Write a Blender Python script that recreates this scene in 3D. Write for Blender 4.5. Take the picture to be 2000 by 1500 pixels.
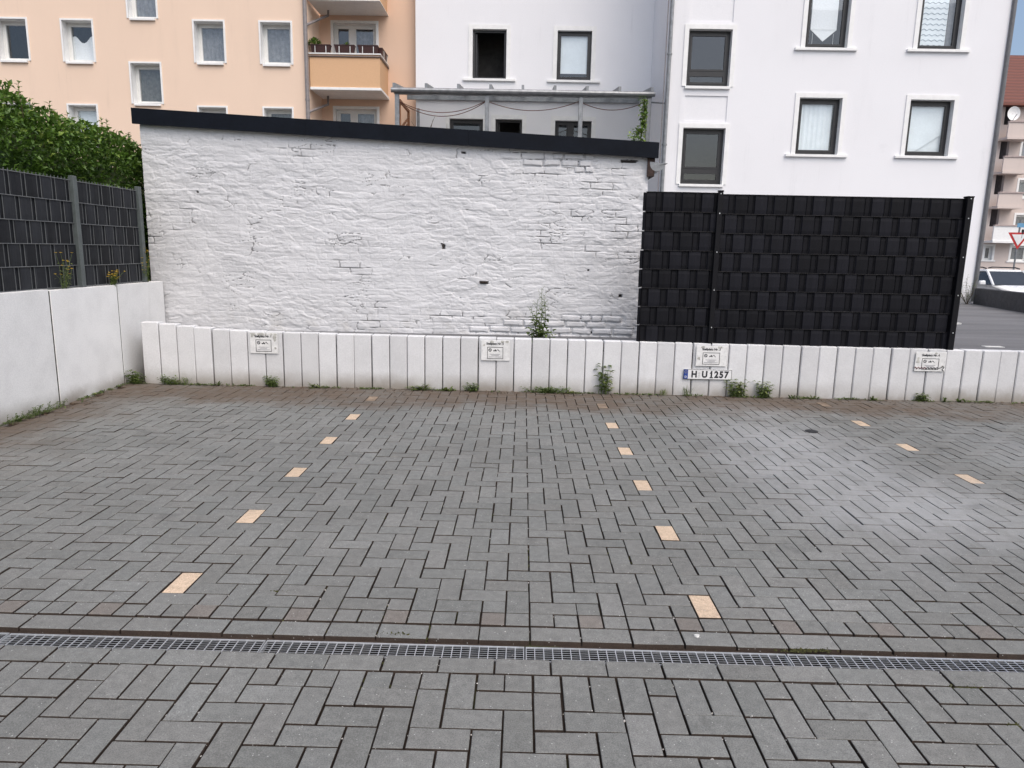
import bpy, math, random
import numpy as np
from mathutils import Vector, Matrix
for _o in list(bpy.data.objects): bpy.data.objects.remove(_o)
S = bpy.context.scene
COL = S.collection
rnd = random.Random(11)
rad = math.radians

# ------------------------------------------------------------------ camera
F, YAW, PITCH, ROLL, CH = 1377.5, -0.0129, 0.1864, 0.0198, 1.4933     # focal length in pixels of a 2000 px wide frame
def cam_axes():
    f = Vector((math.sin(YAW), math.cos(YAW), 0)); r = Vector((math.cos(YAW), -math.sin(YAW), 0)); u = Vector((0, 0, 1))
    f2 = math.cos(PITCH)*f - math.sin(PITCH)*u; u2 = math.sin(PITCH)*f + math.cos(PITCH)*u
    return math.cos(ROLL)*r + math.sin(ROLL)*u2, -math.sin(ROLL)*r + math.cos(ROLL)*u2, f2
CR, CU, CF = cam_axes()
cd = bpy.data.cameras.new('camera'); cam = bpy.data.objects.new('camera', cd); COL.objects.link(cam)
cd.sensor_width = 36; cd.lens = F/2000*36; cd.clip_end = 2000; cd.clip_start = 0.05
M = Matrix((CR, CU, -CF)).transposed().to_4x4(); M.translation = (0, 0, CH); cam.matrix_world = M
S.camera = cam

# ------------------------------------------------------------------ world, sun, exposure (bright overcast day)
SUN_EL, SUN_AZ = rad(56), rad(151)      # azimuth clockwise from +Y: behind the camera, to its right
W = bpy.data.worlds.new('World'); S.world = W; W.use_nodes = True
wn = W.node_tree; bg = wn.nodes['Background']
sky = wn.nodes.new('ShaderNodeTexSky'); sky.sky_type = 'NISHITA'; sky.sun_disc = False
sky.sun_elevation = SUN_EL; sky.sun_rotation = SUN_AZ; sky.air_density = 1.0; sky.dust_density = 4.5; sky.ozone_density = 1.0
wn.links.new(sky.outputs[0], bg.inputs[0]); bg.inputs[1].default_value = 0.13
sl = bpy.data.lights.new('sun', 'SUN'); sl.energy = 1.2; sl.angle = rad(80); sl.color = (1, 0.995, 0.985)
so = bpy.data.objects.new('sun', sl); COL.objects.link(so)
sd = Vector((math.sin(SUN_AZ)*math.cos(SUN_EL), math.cos(SUN_AZ)*math.cos(SUN_EL), math.sin(SUN_EL)))
so.rotation_euler = sd.to_track_quat('Z', 'Y').to_euler(); so.location = sd*30
S.view_settings.view_transform = 'Standard'; S.view_settings.look = 'None'; S.view_settings.gamma = 1
S.view_settings.exposure = 0.55; S.view_settings.use_curve_mapping = False
S.render.engine = 'CYCLES'; S.render.resolution_x = 1024; S.render.resolution_y = 768
try: S.cycles.max_bounces = 6; S.cycles.transparent_max_bounces = 12
except Exception: pass

# ------------------------------------------------------------------ helpers: pixels -> points on a known plane
def ray(x, y): return (x-1000)/F*CR - (y-750)/F*CU + CF
def pY(x, y, Y): d = ray(x, y); return d*(Y/d.y) + Vector((0, 0, CH))
def pX(x, y, X): d = ray(x, y); return d*(X/d.x) + Vector((0, 0, CH))
def pZ(x, y, Z=0.0): d = ray(x, y); return d*((Z-CH)/d.z) + Vector((0, 0, CH))

# ------------------------------------------------------------------ helpers: materials
def sock(nt, v, inp):
    if v is None: return
    if isinstance(v, bpy.types.NodeSocket): nt.links.new(v, inp)
    else:
        if isinstance(v, (tuple, list)) and inp.type == 'RGBA' and len(v) == 3: v = (*v, 1)
        inp.default_value = v
class NT:
    def __init__(s, name):
        s.m = bpy.data.materials.new(name); s.m.use_nodes = True; s.t = s.m.node_tree
        s.b = s.t.nodes['Principled BSDF']; s.out = s.t.nodes['Material Output']; s._p = None
    def n(s, typ, props=None, **ins):
        nd = s.t.nodes.new(typ)
        for k, v in (props or {}).items(): setattr(nd, k, v)
        for k, v in ins.items():
            key = int(k[1:]) if k[0] == 'i' and k[1:].isdigit() else k.replace('_', ' ')
            sock(s.t, v, nd.inputs[key])
        return nd
    def pos(s):
        if s._p is None: s._p = s.t.nodes.new('ShaderNodeNewGeometry').outputs['Position']
        return s._p
    def obj(s): return s.n('ShaderNodeTexCoord').outputs['Object']
    def scale(s, v, sc): return s.n('ShaderNodeVectorMath', {'operation': 'MULTIPLY'}, i0=v, i1=sc).outputs[0]
    def noise(s, scale, detail=4, rough=.55, vec=None, dist=0):
        return s.n('ShaderNodeTexNoise', None, Vector=vec or s.pos(), Scale=scale, Detail=detail, Roughness=rough, Distortion=dist).outputs['Fac']
    def math(s, op, a, b=0.0, clamp=False):
        return s.n('ShaderNodeMath', {'operation': op, 'use_clamp': clamp}, i0=a, i1=b).outputs[0]
    def ramp(s, v, a, b, lo=0.0, hi=1.0):
        return s.n('ShaderNodeMapRange', {'interpolation_type': 'SMOOTHSTEP'}, i0=v, i1=a, i2=b, i3=lo, i4=hi).outputs[0]
    def mix(s, f, a, b, mode='MIX'):
        nd = s.t.nodes.new('ShaderNodeMix'); nd.data_type = 'RGBA'; nd.blend_type = mode
        sock(s.t, f, nd.inputs[0]); sock(s.t, a, nd.inputs[6]); sock(s.t, b, nd.inputs[7]); return nd.outputs[2]
    def sep(s, v): return s.n('ShaderNodeSeparateXYZ', None, i0=v).outputs
    def bump(s, h, st=.3, d=.01):
        s.t.links.new(s.n('ShaderNodeBump', None, Strength=st, Distance=d, Height=h).outputs[0], s.b.inputs['Normal'])
    def done(s, col, rough=.8, metal=0.0, spec=.5):
        sock(s.t, col, s.b.inputs['Base Color']); sock(s.t, rough, s.b.inputs['Roughness'])
        sock(s.t, metal, s.b.inputs['Metallic']); s.b.inputs['Specular IOR Level'].default_value = spec; return s.m
MATS = {}
def simple(name, col, rough=.7, var=.12, sc=6, metal=0.0, bump=0.0, bsc=60, spec=.5, local=False):
    """plain procedural material: base colour mottled at two scales, fine relief"""
    if name in MATS: return MATS[name]
    t = NT(name); v = t.obj() if local else t.pos()
    a = t.ramp(t.noise(sc, 5, .6, v), .3, .7, 1-var, 1+var*.6); b = t.ramp(t.noise(sc*9, 3, .6, v), .3, .7, 1-var*.5, 1+var*.4)
    f = t.math('MULTIPLY', a, b)
    c = t.n('ShaderNodeVectorMath', {'operation': 'SCALE'}, i0=tuple(col), Scale=f).outputs[0]
    if bump: t.bump(t.noise(bsc, 4, .65, v), bump, .01)
    MATS[name] = t.done(c, t.ramp(t.noise(sc*3, 3, .6, v), .3, .7, max(0, rough-.06), min(1, rough+.06)), metal, spec); return MATS[name]

def mat_glass():
    t = NT('window_glass'); t.t.nodes.remove(t.b)
    tr = t.n('ShaderNodeBsdfTransparent', None, Color=(.9, .93, .94)); gl = t.n('ShaderNodeBsdfGlossy', None, Color=(.9, .95, 1), Roughness=.015)
    bp = t.n('ShaderNodeBump', None, Strength=.03, Distance=.01, Height=t.noise(.7, 1)); t.t.links.new(bp.outputs[0], gl.inputs['Normal'])
    fc = t.n('ShaderNodeLayerWeight', None, Blend=.5).outputs['Facing']; fr = t.math('ADD', .11, t.math('MULTIPLY', t.math('POWER', fc, 4.0), .7))
    mx = t.n('ShaderNodeMixShader', None, i0=fr, i1=tr.outputs[0], i2=gl.outputs[0]); t.t.links.new(mx.outputs[0], t.out.inputs[0]); return t.m
GLASS = mat_glass()

def mat_paver():
    t = NT('grey_concrete_paver'); p = t.pos(); X, Y, Z = t.sep(p)
    tint = t.n('ShaderNodeAttribute', {'attribute_name': 'tint'}).outputs['Color']
    fine = t.ramp(t.noise(230, 3, .75), .3, .7, .72, 1.28); mid = t.ramp(t.noise(28, 5, .6), .3, .7, .88, 1.1); big = t.ramp(t.noise(1.1, 5, .6), .3, .7, .9, 1.08)
    f = t.math('MULTIPLY', t.math('MULTIPLY', fine, mid), big)
    c = t.n('ShaderNodeVectorMath', {'operation': 'SCALE'}, i0=tint, Scale=f).outputs[0]
    vor = t.n('ShaderNodeTexVoronoi', None, Vector=p, Scale=62.0).outputs['Distance']          # pale grains of aggregate
    keep = t.ramp(t.noise(31, 2), .5, .58)
    c = t.mix(t.math('MULTIPLY', t.ramp(vor, .16, .09), t.math('MULTIPLY', keep, .75)), c, (.5, .5, .48))
    scf = t.math('MULTIPLY', t.ramp(t.noise(9, 6, .7, None, .8), .55, .72), .3); c = t.mix(scf, c, (.085, .082, .078))
    w = t.noise(1.7, 5, .65); w2 = t.noise(7, 4, .6); w3 = t.noise(.9, 3, .6)
    # brown earth washed over the stones in front of the palisades and along the side wall
    yy = t.math('ADD', Y, t.math('MULTIPLY', t.math('SUBTRACT', w, .5), 1.5))
    xx = t.math('ADD', X, t.math('MULTIPLY', t.math('SUBTRACT', w, .5), 1.6))
    patch = t.ramp(w3, .35, .55, .6, 1)
    m1 = t.math('MULTIPLY', t.ramp(yy, 6.35, 6.95), patch); m2 = t.ramp(xx, -3.3, -4.3)
    m = t.math('MULTIPLY', t.math('MAXIMUM', m1, m2), t.ramp(w2, .2, .55, .55, 1))
    c = t.mix(t.math('MULTIPLY', m, .88), c, t.mix(w2, (.066, .045, .031), (.125, .092, .066)))
    # pale dusty drift of old lime over one stall
    def blob(cx, cy, rx, ry, ang=0):
        ca, sa = math.cos(ang), math.sin(ang)
        dx, dy = t.math('SUBTRACT', X, cx), t.math('SUBTRACT', Y, cy)
        a = t.math('DIVIDE', t.math('ADD', t.math('MULTIPLY', dx, ca), t.math('MULTIPLY', dy, sa)), rx)
        b = t.math('DIVIDE', t.math('SUBTRACT', t.math('MULTIPLY', dy, ca), t.math('MULTIPLY', dx, sa)), ry)
        d = t.math('SQRT', t.math('ADD', t.math('MULTIPLY', a, a), t.math('MULTIPLY', b, b)))
        return t.ramp(t.math('ADD', d, t.math('MULTIPLY', t.math('SUBTRACT', w, .5), 1.2)), 1.25, .15)
    dust = t.math('MAXIMUM', t.math('MAXIMUM', blob(2.15, 5.1, .85, 2.0), blob(2.3, 4.25, 1.0, 1.0)), t.math('MULTIPLY', blob(4.0, 5.4, .5, 1.0), .45))
    dust = t.math('MULTIPLY', dust, t.ramp(t.noise(2.6, 6, .7, t.scale(p, (2.2, .7, 1)), .7), .3, .6, .45, 1))
    c = t.mix(t.math('MULTIPLY', dust, .55), c, (.36, .365, .37))
    spl = t.math('MULTIPLY', t.ramp(t.noise(16, 4, .7), .66, .72), blob(2.35, 3.75, .6, .35))
    c = t.mix(t.math('MULTIPLY', spl, .6), c, (.5, .5, .48))
    # oil-dark tyre rubs
    oil = t.math('MULTIPLY', t.ramp(t.noise(2.3, 4, .6, None, .6), .62, .72), .3)
    c = t.mix(oil, c, (.035, .035, .035))
    t.bump(t.math('ADD', t.noise(420, 3, .7), t.math('MULTIPLY', t.noise(60, 3), 1.5)), .22, .004)
    return t.done(c, t.ramp(w2, .2, .8, .78, .93), 0, .35)
PAVER = mat_paver()

def mat_bed():
    t = NT('joint_sand'); w = t.noise(9, 5, .6); g = t.noise(3.1, 4, .6)
    c = t.mix(w, (.022, .015, .011), (.062, .043, .032)); c = t.mix(t.math('MULTIPLY', t.ramp(g, .56, .68), .8), c, (.045, .05, .012))
    t.bump(t.noise(180, 4), .6, .01); return t.done(c, .95)
BED = mat_bed()

def mat_asphalt():
    t = NT('worn_asphalt'); f = t.ramp(t.noise(160, 3, .7), .3, .7, .8, 1.2); st = t.noise(1.0, 5, .6, t.scale(t.pos(), (.4, 2.2, 1)))
    c = t.n('ShaderNodeVectorMath', {'operation': 'SCALE'}, i0=(.125, .125, .13), Scale=t.math('MULTIPLY', f, t.ramp(st, .3, .7, .75, 1.2))).outputs[0]
    t.bump(t.noise(160, 3), .3, .006); return t.done(c, .9)
ASPHALT = mat_asphalt()

def mat_white_concrete(name, col=(.63, .633, .64), dirt_z=.0, dirt_h=.22, seed=0.0):
    """white painted concrete with earth splashed up its foot, faint runs and scuffs"""
    t = NT(name); p = t.pos(); X, Y, Z = t.sep(p)
    w = t.noise(4, 5, .6); r = t.noise(3.5, 4, .6, t.scale(p, (1, 1, .12)))
    oi = t.n('ShaderNodeObjectInfo').outputs['Random']; k = t.math('MULTIPLY', t.ramp(t.noise(90, 3, .7), .3, .7, .93, 1.05), t.ramp(oi, 0, 1, .92, 1.06))
    c = t.mix(t.ramp(w, .35, .75, 0, .45), col, tuple(x*.8 for x in col)); c = t.n('ShaderNodeVectorMath', {'operation': 'SCALE'}, i0=c, Scale=k).outputs[0]
    c = t.mix(t.math('MULTIPLY', t.ramp(r, .58, .75), .25), c, (.42, .42, .40))
    sp = t.math('MULTIPLY', t.ramp(t.noise(23, 5, .7), .66, .72), t.ramp(t.noise(2.3, 3), .5, .62))
    c = t.mix(t.math('MULTIPLY', sp, .45), c, (.3, .29, .27))
    zz = t.math('ADD', Z, t.math('MULTIPLY', t.math('SUBTRACT', t.noise(6, 5, .65), .5), .16))
    foot = t.ramp(zz, dirt_z+dirt_h, dirt_z-.02); foot = t.math('MULTIPLY', foot, t.ramp(t.noise(3, 4), .3, .6, .35, 1))
    c = t.mix(t.math('MULTIPLY', foot, .85), c, (.20, .17, .13))
    t.bump(t.math('ADD', t.noise(240, 3, .7), t.math('MULTIPLY', t.noise(24, 4, .6), 2)), .16, .006); return t.done(c, .8, 0, .35)
PALISADE = mat_white_concrete('white_palisade_concrete')
WALLPAINT = mat_white_concrete('white_retaining_wall_paint', (.77, .77, .765), 0, .18)

def mat_garage():
    t = NT('white_painted_rubble'); p = t.pos(); v = t.obj()
    w = t.noise(2.2, 5, .6); c = t.mix(t.ramp(w, .35, .7, 0, .55), (.61, .613, .628), (.525, .53, .545))
    cav = t.n('ShaderNodeAttribute', {'attribute_name': 'tint'}).outputs['Fac']
    c = t.mix(cav, c, (.045, .04, .038))
    c = t.mix(t.math('MULTIPLY', t.ramp(t.noise(11, 5, .7), .63, .74), .28), c, (.38, .37, .35))
    Z = t.sep(p)[2]
    c = t.mix(t.math('MULTIPLY', t.math('MULTIPLY', t.ramp(Z, 1.0, .5), t.ramp(t.noise(5, 5, .65), .5, .7)), .35), c, (.42, .4, .36))
    t.bump(t.math('ADD', t.math('MULTIPLY', t.noise(26, 5, .62, t.scale(p, (.45, 1, 1.2)), .7), 3), t.noise(130, 3, .6)), .3, .008); return t.done(c, .62, 0, .35)
GARAGE = mat_garage()

def mat_stucco(name, col, dirt=.12, sc=220):
    t = NT(name); p = t.pos(); w = t.noise(.6, 6, .6); r = t.noise(1.6, 4, .6, t.scale(p, (1, 1, .15))); q = t.noise(2.6, 5, .6)
    c = t.mix(t.ramp(w, .35, .7, 0, dirt*2.2), col, tuple(x*.88 for x in col))
    c = t.mix(t.math('MULTIPLY', t.ramp(r, .55, .75), dirt), c, tuple(x*.6 for x in col))
    c = t.mix(t.math('MULTIPLY', t.ramp(q, .66, .74), dirt*.7), c, (.45, .45, .45))
    st = t.noise(5, 5, .7, t.scale(p, (1, 1, .05))); c = t.mix(t.math('MULTIPLY', t.math('MULTIPLY', t.ramp(st, .56, .7), t.ramp(w, .42, .6)), dirt*1.4), c, tuple(x*.5 for x in col)); gr = t.ramp(t.noise(70, 3, .7), .3, .7, .95, 1.04)
    c = t.n('ShaderNodeVectorMath', {'operation': 'SCALE'}, i0=c, Scale=gr).outputs[0]
    t.bump(t.noise(sc, 3, .7), .35, .008); return t.done(c, .9, 0, .2)
PINK = mat_stucco('peach_render', (.80, .62, .49), .09); PINK_SHADED = mat_stucco('shaded_peach_render', (.74, .53, .40), .08); OCHRE = mat_stucco('ochre_balcony_render', (.66, .42, .25), .05)  # loggia walls: same peach render, with the recess shade put into its colour
WHITE = mat_stucco('white_render', (.80, .80, .82), .10); ROSE = mat_stucco('pale_rose_render', (.62, .535, .49), .12)
TRIM = simple('white_trim_paint', (.8, .8, .79), .6, .05); UPVC = simple('white_window_frame', (.74, .74, .72), .4, .05)
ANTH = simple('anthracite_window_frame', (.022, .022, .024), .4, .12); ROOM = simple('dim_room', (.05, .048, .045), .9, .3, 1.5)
FASCIA = simple('anthracite_sheet_metal', (.005, .007, .012), .6, .2, 3, 0, 0, 60, .12); ZINC = simple('weathered_zinc', (.26, .27, .28), .45, .2, 8, .6)
STEEL = simple('galvanised_steel', (.52, .54, .56), .4, .15, 40, .5); GALV = simple('grey_coated_post', (.085, .1, .1), .5, .15, 12)
BLACK = simple('black_coated_steel', (.004, .004, .006), .6, .2, 20, 0, 0, 60, .2)
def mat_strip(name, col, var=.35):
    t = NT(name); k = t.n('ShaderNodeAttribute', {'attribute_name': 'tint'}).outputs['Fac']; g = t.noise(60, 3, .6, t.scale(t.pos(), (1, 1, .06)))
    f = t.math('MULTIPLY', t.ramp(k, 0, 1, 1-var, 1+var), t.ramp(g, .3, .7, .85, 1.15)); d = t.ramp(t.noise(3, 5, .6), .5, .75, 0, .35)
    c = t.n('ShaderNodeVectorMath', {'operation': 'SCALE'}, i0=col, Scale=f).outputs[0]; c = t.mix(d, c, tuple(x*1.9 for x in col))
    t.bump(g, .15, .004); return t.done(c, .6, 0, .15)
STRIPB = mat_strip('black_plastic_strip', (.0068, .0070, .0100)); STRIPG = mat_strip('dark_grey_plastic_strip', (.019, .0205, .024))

def mat_leaf(name, c1, c2, c3, rough=.45):
    t = NT(name); k = t.n('ShaderNodeAttribute', {'attribute_name': 'tint'}).outputs['Fac']
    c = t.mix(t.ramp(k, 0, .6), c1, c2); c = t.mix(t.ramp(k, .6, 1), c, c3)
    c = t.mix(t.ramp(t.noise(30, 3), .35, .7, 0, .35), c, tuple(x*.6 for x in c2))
    sock(t.t, c, t.b.inputs['Base Color']); t.b.inputs['Roughness'].default_value = rough
    tl = t.n('ShaderNodeBsdfTranslucent', None, Color=c); mx = t.n('ShaderNodeMixShader', None, i0=.28, i1=t.b.outputs[0], i2=tl.outputs[0])
    t.t.links.new(mx.outputs[0], t.out.inputs[0]); return t.m
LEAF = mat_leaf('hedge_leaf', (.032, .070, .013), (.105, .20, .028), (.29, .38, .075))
WEED = mat_leaf('weed_leaf', (.06, .085, .025), (.13, .19, .045), (.27, .30, .10), .6)
DRY = simple('dry_litter', (.09, .06, .038), .95, .45, 40); BARK = simple('brown_stem', (.07, .05, .03), .9, .3, 30)
YELLOW = simple('yellow_petal', (.62, .42, .03), .6, .25, 60); INK = simple('black_print', (.012, .012, .016), .6, .2, 50)

# ------------------------------------------------------------------ helpers: meshes
class MB:
    def __init__(s): s.v = []; s.f = []; s.t = []
    def quad(s, a, b, c, d, t=None): n = len(s.v); s.v += [tuple(a), tuple(b), tuple(c), tuple(d)]; s.f.append((n, n+1, n+2, n+3)); s.t.append(t)
    def tri(s, a, b, c, t=None): n = len(s.v); s.v += [tuple(a), tuple(b), tuple(c)]; s.f.append((n, n+1, n+2)); s.t.append(t)
    def poly(s, pts, t=None): n = len(s.v); s.v += [tuple(p) for p in pts]; s.f.append(tuple(range(n, n+len(pts)))); s.t.append(t)
    def hexa(s, p, t=None):     # 8 points: bottom 4 anticlockwise, top 4
        n = len(s.v); s.v += [tuple(q) for q in p]
        for f in ((3, 2, 1, 0), (4, 5, 6, 7), (0, 1, 5, 4), (1, 2, 6, 5), (2, 3, 7, 6), (3, 0, 4, 7)): s.f.append(tuple(n+i for i in f)); s.t.append(t)
    def box(s, x0, x1, y0, y1, z0, z1, t=None):
        s.hexa([(x0, y0, z0), (x1, y0, z0), (x1, y1, z0), (x0, y1, z0), (x0, y0, z1), (x1, y0, z1), (x1, y1, z1), (x0, y1, z1)], t)
    def tube(s, pts, r, n=8, t=None):
        pts = [Vector(p) for p in pts]; rs = r if isinstance(r, (list, tuple)) else [r]*len(pts); b0 = len(s.v)
        for i, p in enumerate(pts):
            d = (pts[min(i+1, len(pts)-1)]-pts[max(i-1, 0)]).normalized()
            a = d.cross(Vector((0, 0, 1)) if abs(d.z) < .9 else Vector((1, 0, 0))).normalized(); b = d.cross(a)
            for k in range(n):
                an = 2*math.pi*k/n; s.v.append(tuple(p+(a*math.cos(an)+b*math.sin(an))*rs[i]))
        for i in range(len(pts)-1):
            for k in range(n): s.f.append((b0+i*n+k, b0+i*n+(k+1) % n, b0+(i+1)*n+(k+1) % n, b0+(i+1)*n+k)); s.t.append(t)
        s.f.append(tuple(b0+k for k in reversed(range(n)))); s.f.append(tuple(b0+(len(pts)-1)*n+k for k in range(n))); s.t += [t, t]
    def disc(s, c, r, axis='y', n=20, t=None, th=.002):
        c = Vector(c); d = {'y': Vector((0, 1, 0)), 'z': Vector((0, 0, 1)), 'x': Vector((1, 0, 0))}[axis]; s.tube([c-d*th, c+d*th], r, n, t)
    def leaf(s, p, d, up, L, w, t, fold=.25, droop=.2):
        p = Vector(p); d = d.normalized(); sd = d.cross(up)
        if sd.length < 1e-3: sd = d.cross(Vector((1, .3, .1)))
        sd.normalize(); nn = sd.cross(d)
        m = p+d*L*.5+nn*L*.04; e = p+d*L-nn*L*droop; l = m+sd*w*.5+nn*w*fold; r = m-sd*w*.5+nn*w*fold
        s.tri(p, m, l, t); s.tri(p, r, m, t); s.tri(l, m, e, t); s.tri(m, r, e, t)
    def build(s, name, mat, parent=None, at=None, bevel=0, smooth=False, seg=1):
        org = Vector(at) if at is not None else (ORG.get(parent.name, Vector()) if parent else Vector())
        me = bpy.data.meshes.new(name); me.from_pydata([tuple(Vector(v)-org) for v in s.v], [], s.f)
        if any(t is not None for t in s.t):
            ca = me.color_attributes.new('tint', 'FLOAT_COLOR', 'CORNER'); buf = []
            for f, t in zip(s.f, s.t):
                t = .5 if t is None else t; q = (*t, 1) if isinstance(t, tuple) else (t, t, t, 1); buf += list(q)*len(f)
            ca.data.foreach_set('color', buf)
        if smooth: me.polygons.foreach_set('use_smooth', [True]*len(me.polygons))
        me.materials.append(mat); o = bpy.data.objects.new(name, me); COL.objects.link(o)
        if parent: o.parent = parent; o.location = org-ORG.get(parent.name, Vector())
        else: o.location = org
        ORG[o.name] = org
        if bevel: m = o.modifiers.new('bevel', 'BEVEL'); m.width = bevel; m.segments = seg; m.limit_method = 'ANGLE'; m.angle_limit = rad(40)
        return o
ORG = {}
def tag(o, label=None, cat=None, group=None, kind=None):
    for k, v in (('label', label), ('category', cat), ('group', group), ('kind', kind)):
        if v: o[k] = v
    return o
def thing(name, loc, label, cat, group=None):
    o = bpy.data.objects.new(name, None); COL.objects.link(o); o.location = loc; o.empty_display_size = .2; ORG[o.name] = Vector(loc)
    return tag(o, label, cat, group)
def text_mesh(txt, size, bold=0.0, extr=.0004, wide=1.0, align='CENTER'):
    cu = bpy.data.curves.new('t', 'FONT'); cu.body = txt; cu.size = size; cu.offset = bold; cu.extrude = extr; cu.align_x = align; cu.align_y = 'CENTER'; cu.resolution_u = 4
    o = bpy.data.objects.new('t', cu); COL.objects.link(o); dg = bpy.context.evaluated_depsgraph_get(); me = bpy.data.meshes.new_from_object(o.evaluated_get(dg))
    vs = [(v.co.x*wide, v.co.y, v.co.z) for v in me.vertices]; fs = [tuple(p.vertices) for p in me.polygons]
    bpy.data.objects.remove(o); bpy.data.curves.remove(cu); bpy.data.meshes.remove(me); return vs, fs
def add_text(mb, txt, size, c, **k):      # standing text that faces -Y
    vs, fs = text_mesh(txt, size, **k); n = len(mb.v)
    mb.v += [(c[0]+x, c[1]-z, c[2]+y) for x, y, z in vs]; mb.f += [tuple(n+i for i in f) for f in fs]; mb.t += [None]*len(fs)
# vectorised gradient noise for relief
def gnoise(x, y, seed):
    xi = np.floor(x).astype(int); yi = np.floor(y).astype(int); xf = x-xi; yf = y-yi
    def g(ix, iy, dx, dy):
        h = (ix*374761393+iy*668265263+seed*974711) & 0xffffffff; h = ((h ^ (h >> 13))*1274126177) & 0xffffffff; a = (h ^ (h >> 16)) % 4096/4096*2*np.pi
        return np.cos(a)*dx+np.sin(a)*dy
    u = xf*xf*xf*(xf*(xf*6-15)+10); v = yf*yf*yf*(yf*(yf*6-15)+10)
    a = g(xi, yi, xf, yf)*(1-u)+g(xi+1, yi, xf-1, yf)*u; b = g(xi, yi+1, xf, yf-1)*(1-u)+g(xi+1, yi+1, xf-1, yf-1)*u
    return (a*(1-v)+b*v)*1.4
def fbm(x, y, seed, o=4):
    r = 0*x; a = 1.0
    for i in range(o): r = r+a*gnoise(x*2**i, y*2**i, seed+i*17); a *= .5
    return r
def sstep(x, a, b): t = np.clip((x-a)/(b-a), 0, 1); return t*t*(3-2*t)

# ================================================================== GROUND, RAISED LOT
mb = MB(); mb.quad((-400, -60, -.3), (500, -60, -.3), (500, 600, -.3), (-400, 600, -.3))
tag(mb.build('ground', ASPHALT), kind='structure')
YP, TP = 7.48, .12                # front of the palisades, their thickness
mb = MB()                        # raised lot behind the palisades, falling gently to the building
mb.hexa([(-4.1, YP+TP+.004, -.28), (14, YP+TP+.004, -.28), (12.5, 21, -.28), (-9, 21, -.28), (-4.1, YP+TP+.004, .5), (14, YP+TP+.004, .515), (12.5, 21, .42), (-9, 21, .45)])
tag(mb.build('parking_lot', ASPHALT), kind='structure')
mb = MB(); mb.box(-14, -4.42, -1, 21, -.28, 1.0); tag(mb.build('garden_bank', simple('garden_earth', (.05, .038, .025), .95, .4, 5, 0, .5)), kind='structure')
LINEP = simple('worn_white_line', (.6, .6, .58), .7, .2, 9)
for i, (x0, x1, y) in enumerate(((1855, 1882, 629.5), (1853, 1865, 673), (1922, 1962, 676))):
    a, b = pZ(x0, y, .51), pZ(x1, y+1.5, .51); mb = MB(); z = .53
    mb.box(a.x, b.x, a.y-.04, a.y+.05, .44, .497+.012*(17-a.y)/9)
    tag(mb.build('painted_line', LINEP, at=(a.x, a.y, .5)), kind='structure')

# ------------------------------------------------------------------ paving
yard = MB(); yard.quad((-4.6, -2.5, -.022), (9, -2.5, -.022), (9, 2.392, -.022), (-4.6, 2.392, -.022)); yard.quad((-4.6, 2.512, -.022), (9, 2.512, -.022), (9, 7.72, -.022), (-4.6, 7.72, -.022))
yard = tag(yard.build('paved_yard', BED), kind='structure')
P = .1007
def paver_geo(mb, cx, cy, lx, ly, z, tx, ty, col, ch=.0022):
    hx, hy = lx/2, ly/2; n = len(mb.v)
    def zz(x, y): return z+x*tx+y*ty
    for sx, sy in ((-1, -1), (1, -1), (1, 1), (-1, 1)): x, y = sx*(hx-ch), sy*(hy-ch); mb.v.append((cx+x, cy+y, zz(x, y)))
    for sx, sy in ((-1, -1), (1, -1), (1, 1), (-1, 1)): x, y = sx*hx, sy*hy; mb.v.append((cx+x, cy+y, zz(x, y)-ch*.8))
    for sx, sy in ((-1, -1), (1, -1), (1, 1), (-1, 1)): mb.v.append((cx+sx*hx, cy+sy*hy, -.06))
    fs = [(n, n+1, n+2, n+3)]
    for k in range(4):
        q = (k+1) % 4; fs += [(n+4+k, n+4+q, n+q, n+k), (n+8+k, n+8+q, n+4+q, n+4+k)]
    mb.f += fs; mb.t += [col]+[col, SOIL]*4        # the sides are caked with joint soil
SOIL = (.048, .034, .026)
pavers = []                      # cx, cy, lx, ly, colour
J = .0064
def gcol(k=0):
    v = rnd.gauss(.168, .008); w = rnd.uniform(-.002, .002); return (v+w-.002, v, v-w*.4-.009)
BROWNC = (.165, .150, .135); YEL = (.52, .40, .29)
X0 = .8125-P/2; Y0 = 2.63        # far field: column 0 holds a pale marker stone; row 0 touches the edge course
marks = set()
for n in range(7): marks |= {(0, 1+8*n), (-23, 2+8*n), (23, 20+8*(n-2))}
def vis(x, y): return -4.34 < x < 7.2 and abs(x-.1) < .83*max(y, 0)+2.6 and y > .9
def P_add(cx, cy, lx, ly, c):
    if not vis(cx, cy): return
    if cx-lx/2 < -4.30: return
    pavers.append((cx+rnd.gauss(0, .0009), cy+rnd.gauss(0, .0009), lx-J-abs(rnd.gauss(0, .0012)), ly-J-abs(rnd.gauss(0, .0012)), c))
JMAX = int((YP-.012-Y0)/P)       # rows up to the palisades
for j in range(0, JMAX+1):
    top = Y0+(j+1)*P
    for i in range(-60, 75):
        k = (i-j) % 4; x = X0+i*P; y = Y0+j*P
        if j == 0: P_add(x+P/2, y+P/2, P, P, BROWNC if k == 3 else gcol()); continue
        if k == 0: P_add(x+P, y+P/2, 2*P, P, gcol())
        elif k == 3:
            if j < JMAX: P_add(x+P/2, y+P, P, 2*P, YEL if (i, j) in marks else gcol())
            else: P_add(x+P/2, y+P/2, P, P, gcol())
        elif k == 2 and j == 1: P_add(x+P/2, y+P/2, P, P, gcol())
for i in range(-30, 45): P_add(X0-P+i*2*P+P, 2.57, 2*P, .106, gcol())          # edge courses either side of the drain
for i in range(-30, 45): P_add(.029+i*.205, 2.347, .205, .102, gcol())
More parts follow.
